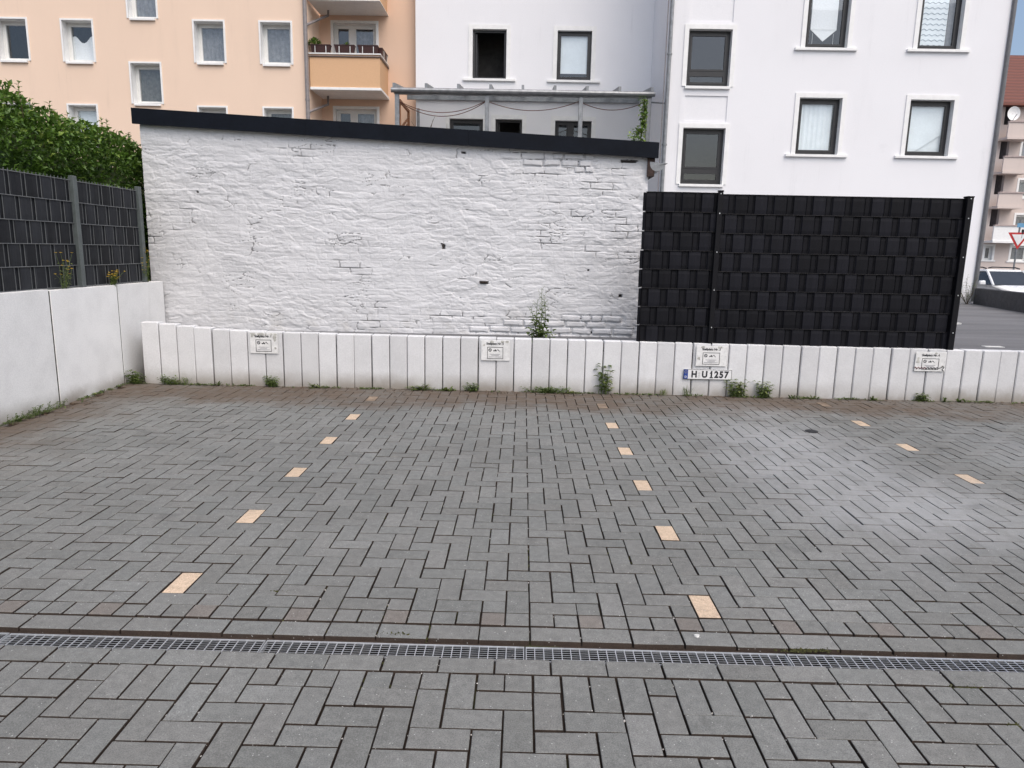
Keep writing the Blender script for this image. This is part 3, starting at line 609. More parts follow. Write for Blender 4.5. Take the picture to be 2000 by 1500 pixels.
# ------------------------------------------------------------------ signs on the palisades
SIGNW = simple('white_sign_sheet', (.7, .7, .69), .45, .12, 18); PATCH = simple('peeling_grey_film', (.46, .455, .42), .6, .3, 25)
GREYINK = simple('faded_print', (.16, .16, .19), .6, .2, 60)
def parking_sign(px0, px1, py0, py1, num, label, worn=0, graf=False, face=None):
    y = YP-.014; a, b = pY(px0, py0, y), pY(px1, py1, y); cx = (a.x+b.x)/2; w = abs(b.x-a.x); zt, zb = a.z, b.z
    h = abs(zt-zb); cz = (zt+zb)/2; s = thing('parking_sign', (cx, y, cz), label, 'sign', 'stall signs on the palisades')
    m = MB(); m.box(cx-w/2, cx+w/2, y, y+.006, cz-h/2, cz+h/2); m.build('plate', SIGNW, s, bevel=.002)
    m = MB(); add_text(m, 'Stellplatz Nr. %d' % num, h*.15, (cx-.004, y-.0012, cz+h*.33), bold=.0012, wide=1.0*min(1, w/.33)); m.build('lettering', INK, s)
    bw, bh = w*.56, h*.58; bx, bz_ = cx-.002, cz-h*.12; t_ = .005; m = MB(); yb = y-.0016
    m.box(bx-bw/2, bx+bw/2, yb, y, bz_+bh/2-t_, bz_+bh/2); m.box(bx-bw/2, bx+bw/2, yb, y, bz_-bh/2, bz_-bh/2+t_)
    m.box(bx-bw/2, bx-bw/2+t_, yb, y, bz_-bh/2+t_, bz_+bh/2-t_); m.box(bx+bw/2-t_, bx+bw/2, yb, y, bz_-bh/2+t_, bz_+bh/2-t_); m.build('notice_frame', INK, s)
    m = MB(); c = Vector((bx-bw*.32, y, bz_+bh*.24)); n = 16; r0, r1 = bh*.14, bh*.085   # round no-stopping mark
    for k in range(n):
        a0, a1 = 2*math.pi*k/n, 2*math.pi*(k+1)/n; P_ = lambda r, an: (c.x+r*math.cos(an), y-.0012, c.z+r*math.sin(an)); m.quad(P_(r1, a0), P_(r1, a1), P_(r0, a1), P_(r0, a0))
    m.quad((c.x-r1*.8, y-.0012, c.z+r1*.5), (c.x-r1*.5, y-.0012, c.z+r1*.8), (c.x+r1*.8, y-.0012, c.z-r1*.5), (c.x+r1*.5, y-.0012, c.z-r1*.8)); m.build('round_mark', INK, s)
    m = MB(); q = bh*.1; X_, Z_ = bx-bw*.12, bz_+bh*.16                                   # tow truck and lifted car
    pr = lambda pts, ox: m.poly([(ox+u*q, y-.0013, Z_+v*q) for u, v in pts])
    pr([(0, 0), (2.9, 0), (2.9, .5), (2.4, .6), (2.0, 1.4), (1.3, 1.4), (1.2, .6), (0, .6)], X_)
    for u in (.6, 2.3): m.tube([(X_+u*q, y-.0016, Z_), (X_+u*q, y-.0008, Z_)], q*.38, 10)
    m.quad((X_+2.5*q, y-.0012, Z_+.6*q), (X_+2.6*q, y-.0012, Z_+.5*q), (X_+4.2*q, y-.0012, Z_+1.5*q), (X_+4.1*q, y-.0012, Z_+1.65*q))
    pr([(3.4, 1.3), (4.1, 1.2), (5.2, .25), (5.6, -.2), (5.3, -.4), (4.6, .2), (3.5, .8)], X_); m.build('tow_pictogram', INK, s)
    m = MB()
    for k, (l, zz) in enumerate(((.62, -.12), (.46, -.22), (.78, -.34))): m.box(bx-bw*l/2, bx+bw*l/2, y-.0014, y-.0002, bz_+bh*zz-.0018, bz_+bh*zz+.0018)
    m.build('small_print', GREYINK, s)
    if worn:
        for k in range(worn):     # torn film round the edges
            m = MB()
            e = rnd.choice('lrt'); u = rnd.uniform(-.45, .45)
            ox, oz = {'l': (cx-w*.4, cz+u*h), 'r': (cx+w*.41, cz+u*h), 't': (cx+u*w, cz+h*.44)}[e]; rr = rnd.uniform(.012, .03); nn = 7
            m.poly([(min(cx+w*.49, max(cx-w*.49, ox+rr*rnd.uniform(.4, 1)*math.cos(j*6.28/nn))), y-.0007-.00004*k, min(cz+h*.485, max(cz-h*.48, oz+rr*rnd.uniform(.5, 1.1)*math.sin(j*6.28/nn)))) for j in range(nn)])
            m.build('torn_film', PATCH, s)
    if graf:
        m = MB(); m2 = MB(); z0 = cz-h*.33
        pts = [Vector((cx-w*.5+w*.74*k/40, y-.003, z0+.010*math.sin(k*1.15)+.004*math.sin(k*2.7))) for k in range(41)]
        m.tube(pts[:22], .0035, 5); m2.tube(pts[21:], .0035, 5)
        m2.tube([Vector((cx+w*.24, y-.003, z0)), Vector((cx+w*.34, y-.003, z0+.005)), Vector((cx+w*.42, y-.003, z0+.024)), Vector((cx+w*.46, y-.003, z0+.012)), Vector((cx+w*.4, y-.003, z0-.012)), Vector((cx+w*.46, y-.003, z0-.03))], .0035, 5)
        m.build('red_scrawl', simple('dark_red_paint', (.12, .03, .035), .6, .2, 30), s); m2.build('black_scrawl', INK, s)
    for dx in (-1, 1):
        m = MB(); m.disc((cx+dx*w*.45, y-.001, cz+h*.0), .004, 'y', 8); m.build('screw', BOLT, s)
parking_sign(487, 543, 649.5, 691, 1, 'badly peeling parking sign reading Stellplatz Nr. 1, beside the retaining wall', 16)
parking_sign(940, 995, 664, 705, 2, 'parking sign reading Stellplatz Nr. 2 on the white palisades', 5)
parking_sign(1361, 1418, 675, 716, 3, 'parking sign reading Stellplatz Nr. 3 above the licence plate', 6)
parking_sign(1790, 1845, 687, 726, 4, 'parking sign reading Stellplatz Nr. 4 with a dark red scrawl', 4, True)
# licence plate
y = YP-.016; a, b = pY(1334, 719, y), pY(1429.5, 743, y); cx = (a.x+b.x)/2; cz = (pY(1334, 730.5, y).z+pY(1429, 732.5, y).z)/2
lp = thing('licence_plate', (cx, y, cz), 'white licence plate with blue end band screwed to the palisades', 'licence plate')
w, h = .52, .112; m = MB(); m.box(cx-w/2, cx+w/2, y, y+.004, cz-h/2, cz+h/2); m.build('plate', simple('white_plate_film', (.72, .72, .72), .35, .06, 20), lp, bevel=.002)
m = MB(); t_ = .004; yb = y-.0015
m.box(cx-w/2+.002, cx+w/2-.002, yb, y, cz+h/2-.002-t_, cz+h/2-.002); m.box(cx-w/2+.002, cx+w/2-.002, yb, y, cz-h/2+.002, cz-h/2+.002+t_)
m.box(cx-w/2+.002, cx-w/2+.002+t_, yb, y, cz-h/2+.006, cz+h/2-.006); m.box(cx+w/2-.002-t_, cx+w/2-.002, yb, y, cz-h/2+.006, cz+h/2-.006); m.build('rim', INK, lp)
m = MB(); m.box(cx-w/2+.0065, cx-w/2+.052, y-.0011, y-.0001, cz-h/2+.0065, cz+h/2-.0065); bl = m.build('blue_band', simple('blue_plate_film', (.012, .05, .26), .4, .08, 30), lp)
m = MB(); SX, SZ = cx-w/2+.029, cz+.024
for k in range(12):
    an = k*math.pi/6; m.disc((SX+.013*math.cos(an), y-.0014, SZ+.013*math.sin(an)), .0021, 'y', 6, None, .0004)
m.build('star_ring', simple('yellow_print', (.7, .55, .05), .5, .1, 20), lp)
m = MB(); add_text(m, 'D', .03, (SX, y-.0016, cz-.03), bold=.0008); m.build('country_letter', SIGNW, lp)
tz = cz-.002
def plate_one(m, x, z):            # the flag and foot of a road-plate figure one
    m.poly([(x-.002, y-.0019, z+.034), (x-.017, y-.0019, z+.020), (x-.017, y-.0019, z+.009), (x-.002, y-.0019, z+.020)]); m.box(x-.017, x+.019, y-.0019, y-.0004, z-.036, z-.026)
for ch, ox in zip('HU1257', (-.142, -.03, .042, .095, .148, .201)): m = MB(); add_text(m, ch, .096, (cx+ox, y-.0012, tz), bold=.0042, wide=.9); plate_one(m, cx+ox, tz) if ch == '1' else None; m.build('character', INK, lp)
m = MB(); m.disc((cx-.087, y-.0006, cz+.012), .014, 'y', 18, None, .0004); m.disc((cx-.087, y-.0006, cz-.022), .017, 'y', 18, None, .0004); m.build('seal_ghost', simple('scraped_seal', (.6, .6, .6), .6, .2, 40), lp)
for dx in (-.16, .19): m = MB(); m.disc((cx+dx, y-.0012, cz+.040), .004, 'y', 8); m.build('screw', BOLT, lp)
#PART2
# ================================================================== BUILDINGS
BLIND = simple('pale_window_blind', (.86, .9, .92), .8, .05, 4); LACE = simple('white_lace', (.88, .88, .88), .9, .12, 60); CURT = simple('grey_net_curtain', (.24, .245, .26), .9, .25, 12); DCURT = simple('dark_net_curtain', (.12, .12, .115), .9, .3, 14)
def wall_mesh(x0, x1, z0, z1, Y, holes, d):
    """front face of a wall at depth Y with real openings and their reveals"""
    m = MB(); xs_ = sorted({x0, x1, *[h[0] for h in holes], *[h[1] for h in holes]}); zs_ = sorted({z0, z1, *[h[2] for h in holes], *[h[3] for h in holes]})
    xs_ = [x for x in xs_ if x0 <= x <= x1]; zs_ = [z for z in zs_ if z0 <= z <= z1]
    for a, b in zip(xs_[:-1], xs_[1:]):
        for c, e in zip(zs_[:-1], zs_[1:]):
            mx, mz = (a+b)/2, (c+e)/2
            if any(h[0] < mx < h[1] and h[2] < mz < h[3] for h in holes): continue
            m.quad((a, Y, c), (b, Y, c), (b, Y, e), (a, Y, e))
    for h in holes:
        a, b, c, e = h[:4]; D = Y+d
        m.quad((a, Y, c), (a, Y, e), (a, D, e), (a, D, c)); m.quad((b, Y, e), (b, Y, c), (b, D, c), (b, D, e)); m.quad((a, Y, e), (b, Y, e), (b, D, e), (a, D, e)); m.quad((b, Y, c), (a, Y, c), (a, D, c), (b, D, c))
    return m
def frame_boxes(m, x0, x1, z0, z1, y0, y1, t, tb=None, tt=None):
    tb = tb or t; tt = tt or t
    m.box(x0, x0+t, y0, y1, z0, z1); m.box(x1-t, x1, y0, y1, z0, z1); m.box(x0+t, x1-t, y0, y1, z0, z0+tb); m.box(x0+t, x1-t, y0, y1, z1-tt, z1)
def px_rect(x0, x1, y0, y1, Y):
    cx, cy = (x0+x1)/2, (y0+y1)/2
    a, b, c, e = pY(x0, cy, Y).x, pY(x1, cy, Y).x, pY(cx, y1, Y).z, pY(cx, y0, Y).z; return a, b, c, e
def curtain(m, x0, x1, z0, z1, y, amp=.012, n=None):
    n = n or max(8, int((x1-x0)/.03)); pr = [(x0+(x1-x0)*k/n, y+amp*math.sin(k*1.7)+amp*.5*math.sin(k*.6)) for k in range(n+1)]
    for (a, b), (c, e) in zip(pr[:-1], pr[1:]): m.quad((a, b, z0), (c, e, z0), (c, e, z1), (a, b, z1))
def window(root, rect, Y, d, fm, style='plain', trim=.06, sill=.05, ft=.06, trimm=None, sillw=.1, proud=.02, part='window'):
    x0, x1, z0, z1 = rect; D = Y+d-.07; m = MB(); e = .002
    two = style in ('double', 'door'); X0_, X1_, Z0_, Z1_ = x0+e, x1-e, z0+e, z1-e
    frame_boxes(m, X0_, X1_, Z0_, Z1_, D, D+.066, ft)
    inner = [(X0_+ft, X1_-ft, Z0_+ft, Z1_-ft)]
    if two:
        xm = X0_+(X1_-X0_)*(.42 if style == 'double' else .45); m.box(xm-.06, xm+.06, D-.003, D+.063, Z0_+ft, Z1_-ft); inner = [(X0_+ft, xm-.06, Z0_+ft, Z1_-ft), (xm+.06, X1_-ft, Z0_+ft, Z1_-ft)]
    if style == 'stair':
        zm = Z0_+(Z1_-Z0_)*.26; m.box(X0_+ft, X1_-ft, D-.003, D+.063, zm-.04, zm+.04); inner = [(X0_+ft, X1_-ft, Z0_+ft, zm-.04), (X0_+ft, X1_-ft, zm+.04, Z1_-ft)]
    w = m.build(part, fm, root)
    for k, (a, b, c, f) in enumerate(inner):
        if style == 'open': continue
        m = MB(); frame_boxes(m, a, b, c, f, D-.012, D+.04, .04); m.build('sash', fm, w)
        m = MB(); m.quad((a+.04, D+.012, c+.04), (b-.04, D+.012, c+.04), (b-.04, D+.012, f-.04), (a+.04, D+.012, f-.04)); m.build('pane', GLASS, w)
    if style == 'open':          # sash swung into the room
        m = MB(); a, b, c, f = inner[0]; m.box(a+.01, a+.05, D+.06, D+.62, c+.02, c+.07); m.box(a+.01, a+.05, D+.06, D+.62, f-.07, f-.02); m.box(a+.01, a+.05, D+.06, D+.11, c+.07, f-.07); m.box(a+.01, a+.05, D+.57, D+.62, c+.07, f-.07); m.build('sash', fm, w)
        m = MB(); m.quad((a+.03, D+.11, c+.07), (a+.03, D+.57, c+.07), (a+.03, D+.57, f-.07), (a+.03, D+.11, f-.07)); m.build('pane', GLASS, w)
    # the room behind
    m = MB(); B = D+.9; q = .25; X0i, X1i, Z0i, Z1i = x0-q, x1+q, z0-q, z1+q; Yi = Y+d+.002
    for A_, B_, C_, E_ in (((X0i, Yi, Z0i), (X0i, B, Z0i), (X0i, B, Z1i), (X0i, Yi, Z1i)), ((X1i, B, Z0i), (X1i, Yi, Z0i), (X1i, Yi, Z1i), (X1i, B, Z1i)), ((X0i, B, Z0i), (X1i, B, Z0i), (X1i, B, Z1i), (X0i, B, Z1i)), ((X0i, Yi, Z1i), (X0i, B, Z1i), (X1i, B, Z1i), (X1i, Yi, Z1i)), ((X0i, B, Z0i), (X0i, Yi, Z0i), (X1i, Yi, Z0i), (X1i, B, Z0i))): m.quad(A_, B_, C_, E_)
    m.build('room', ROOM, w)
    a, b, c, f = X0_+ft, X1_-ft, Z0_+ft, Z1_-ft; yc = D+.05
    if style == 'blind': m = MB(); m.box(a-.05, b+.05, yc, yc+.01, c+(f-c)*.12, f+.05); m.build('blind', BLIND, w)
    if style == 'blindfull': m = MB(); curtain(m, a-.05, b-.06, c-.05, f+.05, yc, .006); m.build('blind', BLIND, w); 
    if style == 'blindfold': m = MB(); m.poly([(a-.05, yc, c-.05), (a+(b-a)*.12, yc, c-.05), (b, yc, c+(f-c)*.42), (b, yc, f+.05), (a-.05, yc, f+.05)]); m.poly([(a+(b-a)*.12, yc+.03, c-.05), (b+.03, yc+.03, c-.05), (b+.03, yc+.03, c+(f-c)*.45)]); m.build('blind', BLIND, w)
    if style == 'curtain': m = MB(); curtain(m, a-.05, b+.05, c-.05, f+.05, yc); m.build('curtain', DCURT, w)
    if style == 'net': m = MB(); curtain(m, a-.05, b+.05, c-.05, f+.05, yc); m.build('curtain', CURT, w)
    if style == 'drape':
        m = MB(); n = 12
        for k in range(n):
            u0, u1 = k/n, (k+1)/n; g = lambda u: c+(f-c)*(.05+.45*u*u); t_ = lambda u: c+(f-c)*(.62+.1*math.sin(u*9))
            m.quad((a+(b-a)*u0, yc+.015*math.sin(k), c), (a+(b-a)*u1, yc+.015*math.sin(k+1), c), (a+(b-a)*u1, yc+.015*math.sin(k+1), t_(1-u1)), (a+(b-a)*u0, yc+.015*math.sin(k), t_(1-u0)))
        m.build('curtain', LACE, w)
    if style == 'pennant':
        m = MB(); mx = (a+b)/2-.02; hw = (b-a)*.37; zt_ = f+.02; zs = c+(f-c)*.26; zp = c+(f-c)*.08
        m.poly([(mx-hw, yc, zs), (mx, yc, zp), (mx+hw, yc, zs), (mx+hw, yc, zt_), (mx-hw, yc, zt_)]); cu = m.build('curtain', LACE, w)
        m = MB(); m.box(mx-hw, mx+hw, yc-.006, yc-.002, zs-.01, zs+.012); m.tube([(mx-hw, yc-.004, zs), (mx, yc-.004, zp), (mx+hw, yc-.004, zs)], .008, 5); m.tube([(mx-hw*.8, yc, zs-.08), (mx-hw*.8, yc, zs-.42)], .004, 4); m.tube([(mx+hw*.8, yc, zs-.08), (mx+hw*.8, yc, zs-.42)], .004, 4); m.build('hem', TRIM, w)
    if style == 'waves':
        m = MB(); xb = a+(b-a)*.78; m.box(a-.05, xb, yc, yc+.008, c, f+.05); m.build('blind', BLIND, w); m = MB(); z = c+.05
        while z < f:
            n = 30; m.tube([(a-.04+(xb-a+.03)*k/n, yc-.004, z+.016*math.sin(k*6.283*5/n)) for k in range(n+1)], .007, 4); z += .115
        m.build('wave_pattern', simple('grey_blue_print', (.36, .42, .46), .8, .05), w)
        m = MB(); curtain(m, xb+.03, b+.05, c-.05, f+.05, yc+.03, .01); m.build('curtain', CURT, w)
    m = MB(); i_ = .003; yq = Y-.001     # painted reveal lining
    m.quad((x0+i_, yq, z0), (x0+i_, D, z0), (x0+i_, D, z1), (x0+i_, yq, z1)); m.quad((x1-i_, D, z0), (x1-i_, yq, z0), (x1-i_, yq, z1), (x1-i_, D, z1)); m.quad((x0, yq, z1-i_), (x0, D, z1-i_), (x1, D, z1-i_), (x1, yq, z1-i_)); m.build('reveal', trimm or TRIM, w)
    # surround and sill
    tm = trimm or TRIM
    if trim:
        m = MB(); y0 = Y-proud; m.box(x0-trim, x0, y0, Y+.004, z0, z1+trim); m.box(x1, x1+trim, y0, Y+.004, z0, z1+trim); m.box(x0, x1, y0, Y+.004, z1, z1+trim); m.build('surround', tm, w)
    m = MB(); m.box(x0-trim-sillw+.1*(sillw < .1), x1+trim+sillw-.1*(sillw < .1), Y-.06, Y+.004, z0-sill, z0-.001); m.box(x0+.002, x1-.002, Y+.004, D, z0-sill*.8, z0+.004); m.build('sill', tm, w, bevel=.004)
    return w
# ---- peach apartment block on the left
YA, YB_ = 19.2, 20.3
xa1 = pY(603, 120, YA).x; xb1 = pY(812, 120, 20.0).x
pk = thing('apartment_building', (-9, YA, .45), 'peach rendered apartment block with white framed windows and an ochre balcony', 'building', None)
W1 = [((-4, 54, 37, 118), 'plain'), ((124, 182, 40, 121), 'drape'), ((248, 303, -62, 36), 'net'), ((381, 438, 42, 123), 'net'), ((510, 569, 44, 126), 'net'), ((258, 315, 124, 203), 'curtain'), ((138, 192, 206, 290), 'blind'), ((391, 444, 210, 290), 'plain'), ((518, 572, 212, 292), 'curtain'), ((-130, -72, 33, 114), 'plain'), ((-120, -62, 199, 280), 'plain'), ((5, 62, 203, 284), 'plain')]
rects = [px_rect(*r, YA) for r, s in W1]
wall_mesh(-22, xa1, .2, 14, YA, rects, .28).build('wall', PINK, pk)
m = MB(); m.quad((xa1, YA, .2), (xa1, YB_, .2), (xa1, YB_, 14), (xa1, YA, 14)); m.box(-21.9, xa1-.01, 21.6, 30, .2, 13.9); m.quad((-22, YA, 14), (xa1, YA, 14), (xa1, 30, 14.5), (-22, 30, 14.5)); m.build('gable', PINK, pk)
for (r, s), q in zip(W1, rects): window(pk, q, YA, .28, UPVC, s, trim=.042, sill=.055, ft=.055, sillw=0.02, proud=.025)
drects = [px_rect(652, 735, 46, 150, YB_), px_rect(657, 737, 213, 330, YB_)]
wall_mesh(xa1, xb1, .2, 14, YB_, drects, .2).build('loggia_wall', PINK_SHADED, pk)
m = MB(); m.box(xa1, xb1-.01, 21.6, 30, .2, 14); m.build('loggia_body', PINK_SHADED, pk)
for q, s in zip(drects, ('double', 'double')): window(pk, q, YB_, .2, UPVC, s, trim=.07, sill=.05, ft=.06, sillw=.02, part='balcony_door')
for q in drects:
    m = MB(); x0, x1, z0, z1 = q; curtain(m, x0+(x1-x0)*.5, x1-.1, z0+.1, z1-.1, YB_+.26); m.build('curtain', CURT, pk)
def balcony(py_top, py_bot, py_slab):
    yf = YA-.02; x0, x1 = xa1+.03, pY(742, 140, yf).x; zt, zb, zs = pY(680, py_top, yf).z, pY(680, py_bot, yf).z, pY(680, py_slab, yf).z
    m = MB(); m.box(x0, x1, yf, yf+.1, zb, zt); m.box(x1-.1, x1, yf+.1, YB_+.0, zb, zt); p = m.build('balcony', OCHRE, pk)
    m = MB(); m.box(x0-.0, x1+.03, yf-.03, YB_, zs, zb-.002); m.build('slab', TRIM, p, bevel=.006)
    m = MB(); m.box(x0-.02, x1+.03, yf-.03, yf+.13, zt, zt+.035); m.box(x1-.13, x1+.03, yf+.13, YB_, zt, zt+.035); m.build('rail', UPVC, p, bevel=.004)
    m = MB(); m.tube([(x0, yf-.02, zt-.045), (x1+.02, yf-.02, zt-.045), (x1+.02, YB_, zt-.045)], .018, 6); m.build('rail_tube', simple('brown_grey_tube', (.16, .13, .12), .5, .1), p)
    return x0, x1, yf, zt
bx0, bx1, byf, bzt = balcony(107, 171, 176.5)
balcony(-62, 0, 2)
BROWNP = simple('dark_red_brown_plastic', (.045, .014, .012), .5, .15, 20)
labs = ['dark brown flower box with a small green tuft on the ochre balcony rail', 'dark brown flower box with bare earth, next to the tufted one on the balcony', 'plain dark brown flower box near the front corner of the balcony rail', 'dark brown flower box on the side rail of the ochre balcony']
bw = (bx1-bx0)/3.35
for k in range(4):
    m = MB(); h = .17; z0 = bzt+.045
    if k < 3:
        a = bx0+.03+k*(bw+.06)+(.0 if k == 0 else .02); b = a+bw-.03; y0, y1 = byf-.03, byf+.13; c = ((a+b)/2, byf+.05, z0)
        pts = [(a+.03, y0+.02, z0), (b-.03, y0+.02, z0), (b-.03, y1-.02, z0), (a+.03, y1-.02, z0), (a, y0, z0+h), (b, y0, z0+h), (b, y1, z0+h), (a, y1, z0+h)]
    else:
        a, b = bx1-.13, bx1+.03; y0, y1 = byf+.2, byf+.95; c = ((a+b)/2, (y0+y1)/2, z0)
        pts = [(a+.02, y0+.03, z0), (b-.02, y0+.03, z0), (b-.02, y1-.03, z0), (a+.02, y1-.03, z0), (a, y0, z0+h), (b, y0, z0+h), (b, y1, z0+h), (a, y1, z0+h)]
    fbx = thing('flower_box', c, labs[k], 'flower box', 'flower boxes on the balcony'); m.hexa(pts); m.build('box', BROWNP, fbx, bevel=.006)
    m = MB(); m.box(pts[4][0]-.008, pts[5][0]+.008, pts[4][1]-.008, pts[6][1]+.008, z0+h, z0+h+.018); m.build('rim', BROWNP, fbx)
    m = MB()
    if k < 3:
        for u in (.25, .8): x = a+(b-a)*u; m.box(x-.008, x+.008, y0-.012, y0-.004, z0-.05, z0+h-.02)
    else:
        for u in (.25, .8): yy = y0+(y1-y0)*u; m.box(b+.004, b+.012, yy-.008, yy+.008, z0-.05, z0+h-.02)
    m.build('bracket', UPVC, fbx)
    if k in (0, 1):
        m = MB(); cx0 = a+.11 if k == 0 else a+.3; n = 260 if k == 0 else 40; r = .16 if k == 0 else .06
        for q in range(n):
            d = Vector((rnd.gauss(0, 1), rnd.gauss(0, 1), abs(rnd.gauss(0, 1)))).normalized(); p = Vector((cx0, byf+.04, z0+h))+d*r*rnd.random()**.4; m.leaf(p, d+Vector((0, 0, .3)), Vector((0, 0, 1)), .06, .03, rnd.random())
        m.build('plant', LEAF, fbx)
PIPE = simple('grey_painted_pipe', (.24, .22, .22), .5, .15, 10)
dpx = xa1-.04; m = MB(); m.tube([(dpx, YA-.07, .45), (dpx, YA-.07, 14)], .05, 10); dp = m.build('downpipe', PIPE, pk)
for py0, py1 in ((47, 30), (217, 204)):
    a = pY(604, py0, YA-.07); b = pY(641, py1, YA+.7); m = MB(); m.tube([(dpx, YA-.07, a.z-.05), (dpx+.06, YA-.05, a.z), (b.x, YA+.7, b.z), (b.x, YA+.7, b.z+.35)], .032, 8); m.build('branch_pipe', PIPE, dp)
for z in (3, 5.2, 7.6): m = MB(); m.tube([(dpx, YA-.07, z), (dpx, YA-.07, z+.04)], .06, 10); m.build('bracket', PIPE, dp)

# ---- white apartment building: rear wing and projecting wing
YL, YR = 20.0, 17.5
xr0 = pY(1303, 200, YR).x; xr1 = pY(1962, 120, YR).x
wb = thing('apartment_building', ((xb1+xr1)/2, YR, .45), 'tall white rendered apartment building with dark framed windows', 'building')
WL = [((923, 989, 57, 154), 'open'), ((1088, 1155, 60, 157), 'blind'), ((878, 943, 232, 330), 'net2'), ((967, 1019, 233, 330), 'open'), ((1083, 1154, 236, 330), 'double')]
rects = [px_rect(*r, YL) for r, s in WL]
wall_mesh(xb1, xr0+.02, .2, 14, YL, rects, .16).build('wall', WHITE, wb)
for (r, s), q in zip(WL, rects): window(wb, q, YL, .16, ANTH, 'plain' if s == 'net2' else s, trim=.11, sill=.06, ft=.06, sillw=.14, proud=.02)
WR = [((1344, 1427, 57, 169), 'stair'), ((1331, 1413, 250, 360), 'stair'), ((1578, 1661, -52, 94), 'pennant'), ((1799, 1883, -52, 97), 'waves'), ((1557, 1640, 191, 302), 'blindfull'), ((1772, 1857, 195, 305), 'blindfold')]
rects = [px_rect(*r, YR) for r, s in WR]
pan = [px_rect(1349, 1429, -60, 43, YR), px_rect(1340, 1413, 187, 237, YR)]
xs0, xs1 = min(r[0] for r in rects[:2]), max(r[1] for r in rects[:2])
for k in (0, 1): rects[k] = (xs0, xs1, rects[k][2], rects[k][3])
pan = [(xs0, xs1, p[2], p[3]) for p in pan]
wall_mesh(xr0, xr1, .2, 14, YR, rects+pan, .2).build('wall', WHITE, wb)
for p in pan: m = MB(); m.box(p[0], p[1], YR+.025, YR+.1, p[2], p[3]); m.build('blank_panel', WHITE, wb)
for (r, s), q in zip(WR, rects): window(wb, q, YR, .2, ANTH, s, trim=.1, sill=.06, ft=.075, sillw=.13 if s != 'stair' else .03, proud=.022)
m = MB(); m.quad((xr0, YL+.3, .2), (xr0, YR, .2), (xr0, YR, 14), (xr0, YL+.3, 14)); m.quad((xr1, YR, .2), (xr1, 30, .2), (xr1, 30, 14), (xr1, YR, 14)); m.box(xb1+.01, xr1-.02, 21.9, 29.9, .2, 13.95); m.quad((xb1, YL, 14), (xr0, YL, 14), (xr0, 30, 14), (xb1, 30, 14)); m.quad((xr0, YR, 14), (xr1, YR, 14), (xr1, 30, 14), (xr0, 30, 14)); m.build('side_wall', WHITE, wb)
m = MB(); xd = xr0-.02; yd_ = YR-.07; m.tube([(xd, yd_, .45), (xd, yd_, 14)], .045, 10); dp = m.build('downpipe', ZINC, wb)
m = MB(); m.tube([(xd-.085, yd_+.02, .45), (xd-.085, yd_+.02, 14)], .012, 6); m.build('cable', PIPE, dp)
for z in (2.6, 4.0, 6.0): m = MB(); m.tube([(xd, yd_, z), (xd, yd_, z+.04)], .058, 10); m.build('bracket', ZINC, dp)
m = MB(); m.tube([(xr1+.03, YR-.03, .5), (xr1+.03, YR-.03, 14)], .05, 10); m.build('corner_downpipe', simple('dark_grey_pipe', (.14, .14, .145), .5, .15, 10), wb)
m = MB(); m.box(xr0, xr1, YR-.012, YR-.001, .3, .62); m.build('plinth', simple('grey_white_plinth', (.66, .66, .67), .9, .12, 4), wb)

# ---- lean-to canopy against the rear wing
yc0, yc1 = 18.0, 19.97; ca, cb = pY(770, 176, yc0), pY(1273, 187, yc0); zc = pY(1020, 184, yc0).z; zr_ = zc+.28
cn = thing('canopy', ((ca.x+cb.x)/2, yc0, .45), 'grey steel lean-to canopy with sheet roof against the white building', 'canopy')
m = MB(); m.box(ca.x, cb.x, yc0-.05, yc0+.05, zc-.05, zc+.06); m.build('beam', ZINC, cn, bevel=.004)
m = MB(); m.tube([(ca.x-.06, yc0-.09, zc+.03), (cb.x+.06, yc0-.09, zc+.03)], .06, 10); m.build('gutter', ZINC, cn)
nR = 9; ROOFS = NT('translucent_roof_sheet'); ROOFS.b.inputs['Base Color'].default_value = (.5, .52, .53, 1); ROOFS.b.inputs['Roughness'].default_value = .4
_tl = ROOFS.n('ShaderNodeBsdfTranslucent', None, Color=ROOFS.mix(ROOFS.noise(3, 5), (.7, .72, .73), (.85, .85, .85))); _mx = ROOFS.n('ShaderNodeMixShader', None, i0=.8, i1=ROOFS.b.outputs[0], i2=_tl.outputs[0]); _m2 = ROOFS.n('ShaderNodeMixShader', None, i0=.6, i1=_mx.outputs[0], i2=ROOFS.n('ShaderNodeBsdfTransparent', None, Color=(.9, .92, .92)).outputs[0]); ROOFS.t.links.new(_m2.outputs[0], ROOFS.out.inputs[0])
for k in range(nR):
    x = ca.x+(cb.x-ca.x)*k/(nR-1); m = MB()
    m.hexa([(x-.03, yc0-.06, zc+.085), (x+.03, yc0-.06, zc+.085), (x+.03, yc1, zr_+.085), (x-.03, yc1, zr_+.085), (x-.03, yc0-.06, zc+.20), (x+.03, yc0-.06, zc+.20), (x+.03, yc1, zr_+.20), (x-.03, yc1, zr_+.20)]); m.build('rafter', ZINC, cn)
    if k < nR-1:
        x2 = ca.x+(cb.x-ca.x)*(k+1)/(nR-1); m = MB(); m.hexa([(x+.032, yc0-.05, zc+.07), (x2-.032, yc0-.05, zc+.07), (x2-.032, yc1, zr_+.07), (x+.032, yc1, zr_+.07), (x+.032, yc0-.05, zc+.082), (x2-.032, yc0-.05, zc+.082), (x2-.032, yc1, zr_+.082), (x+.032, yc1, zr_+.082)]); m.build('roof_sheet', ROOFS.m, cn)
m = MB(); m.box(ca.x, cb.x, yc1-.06, yc1+.02, zr_-.06, zr_+.06); m.build('wall_plate', ZINC, cn)
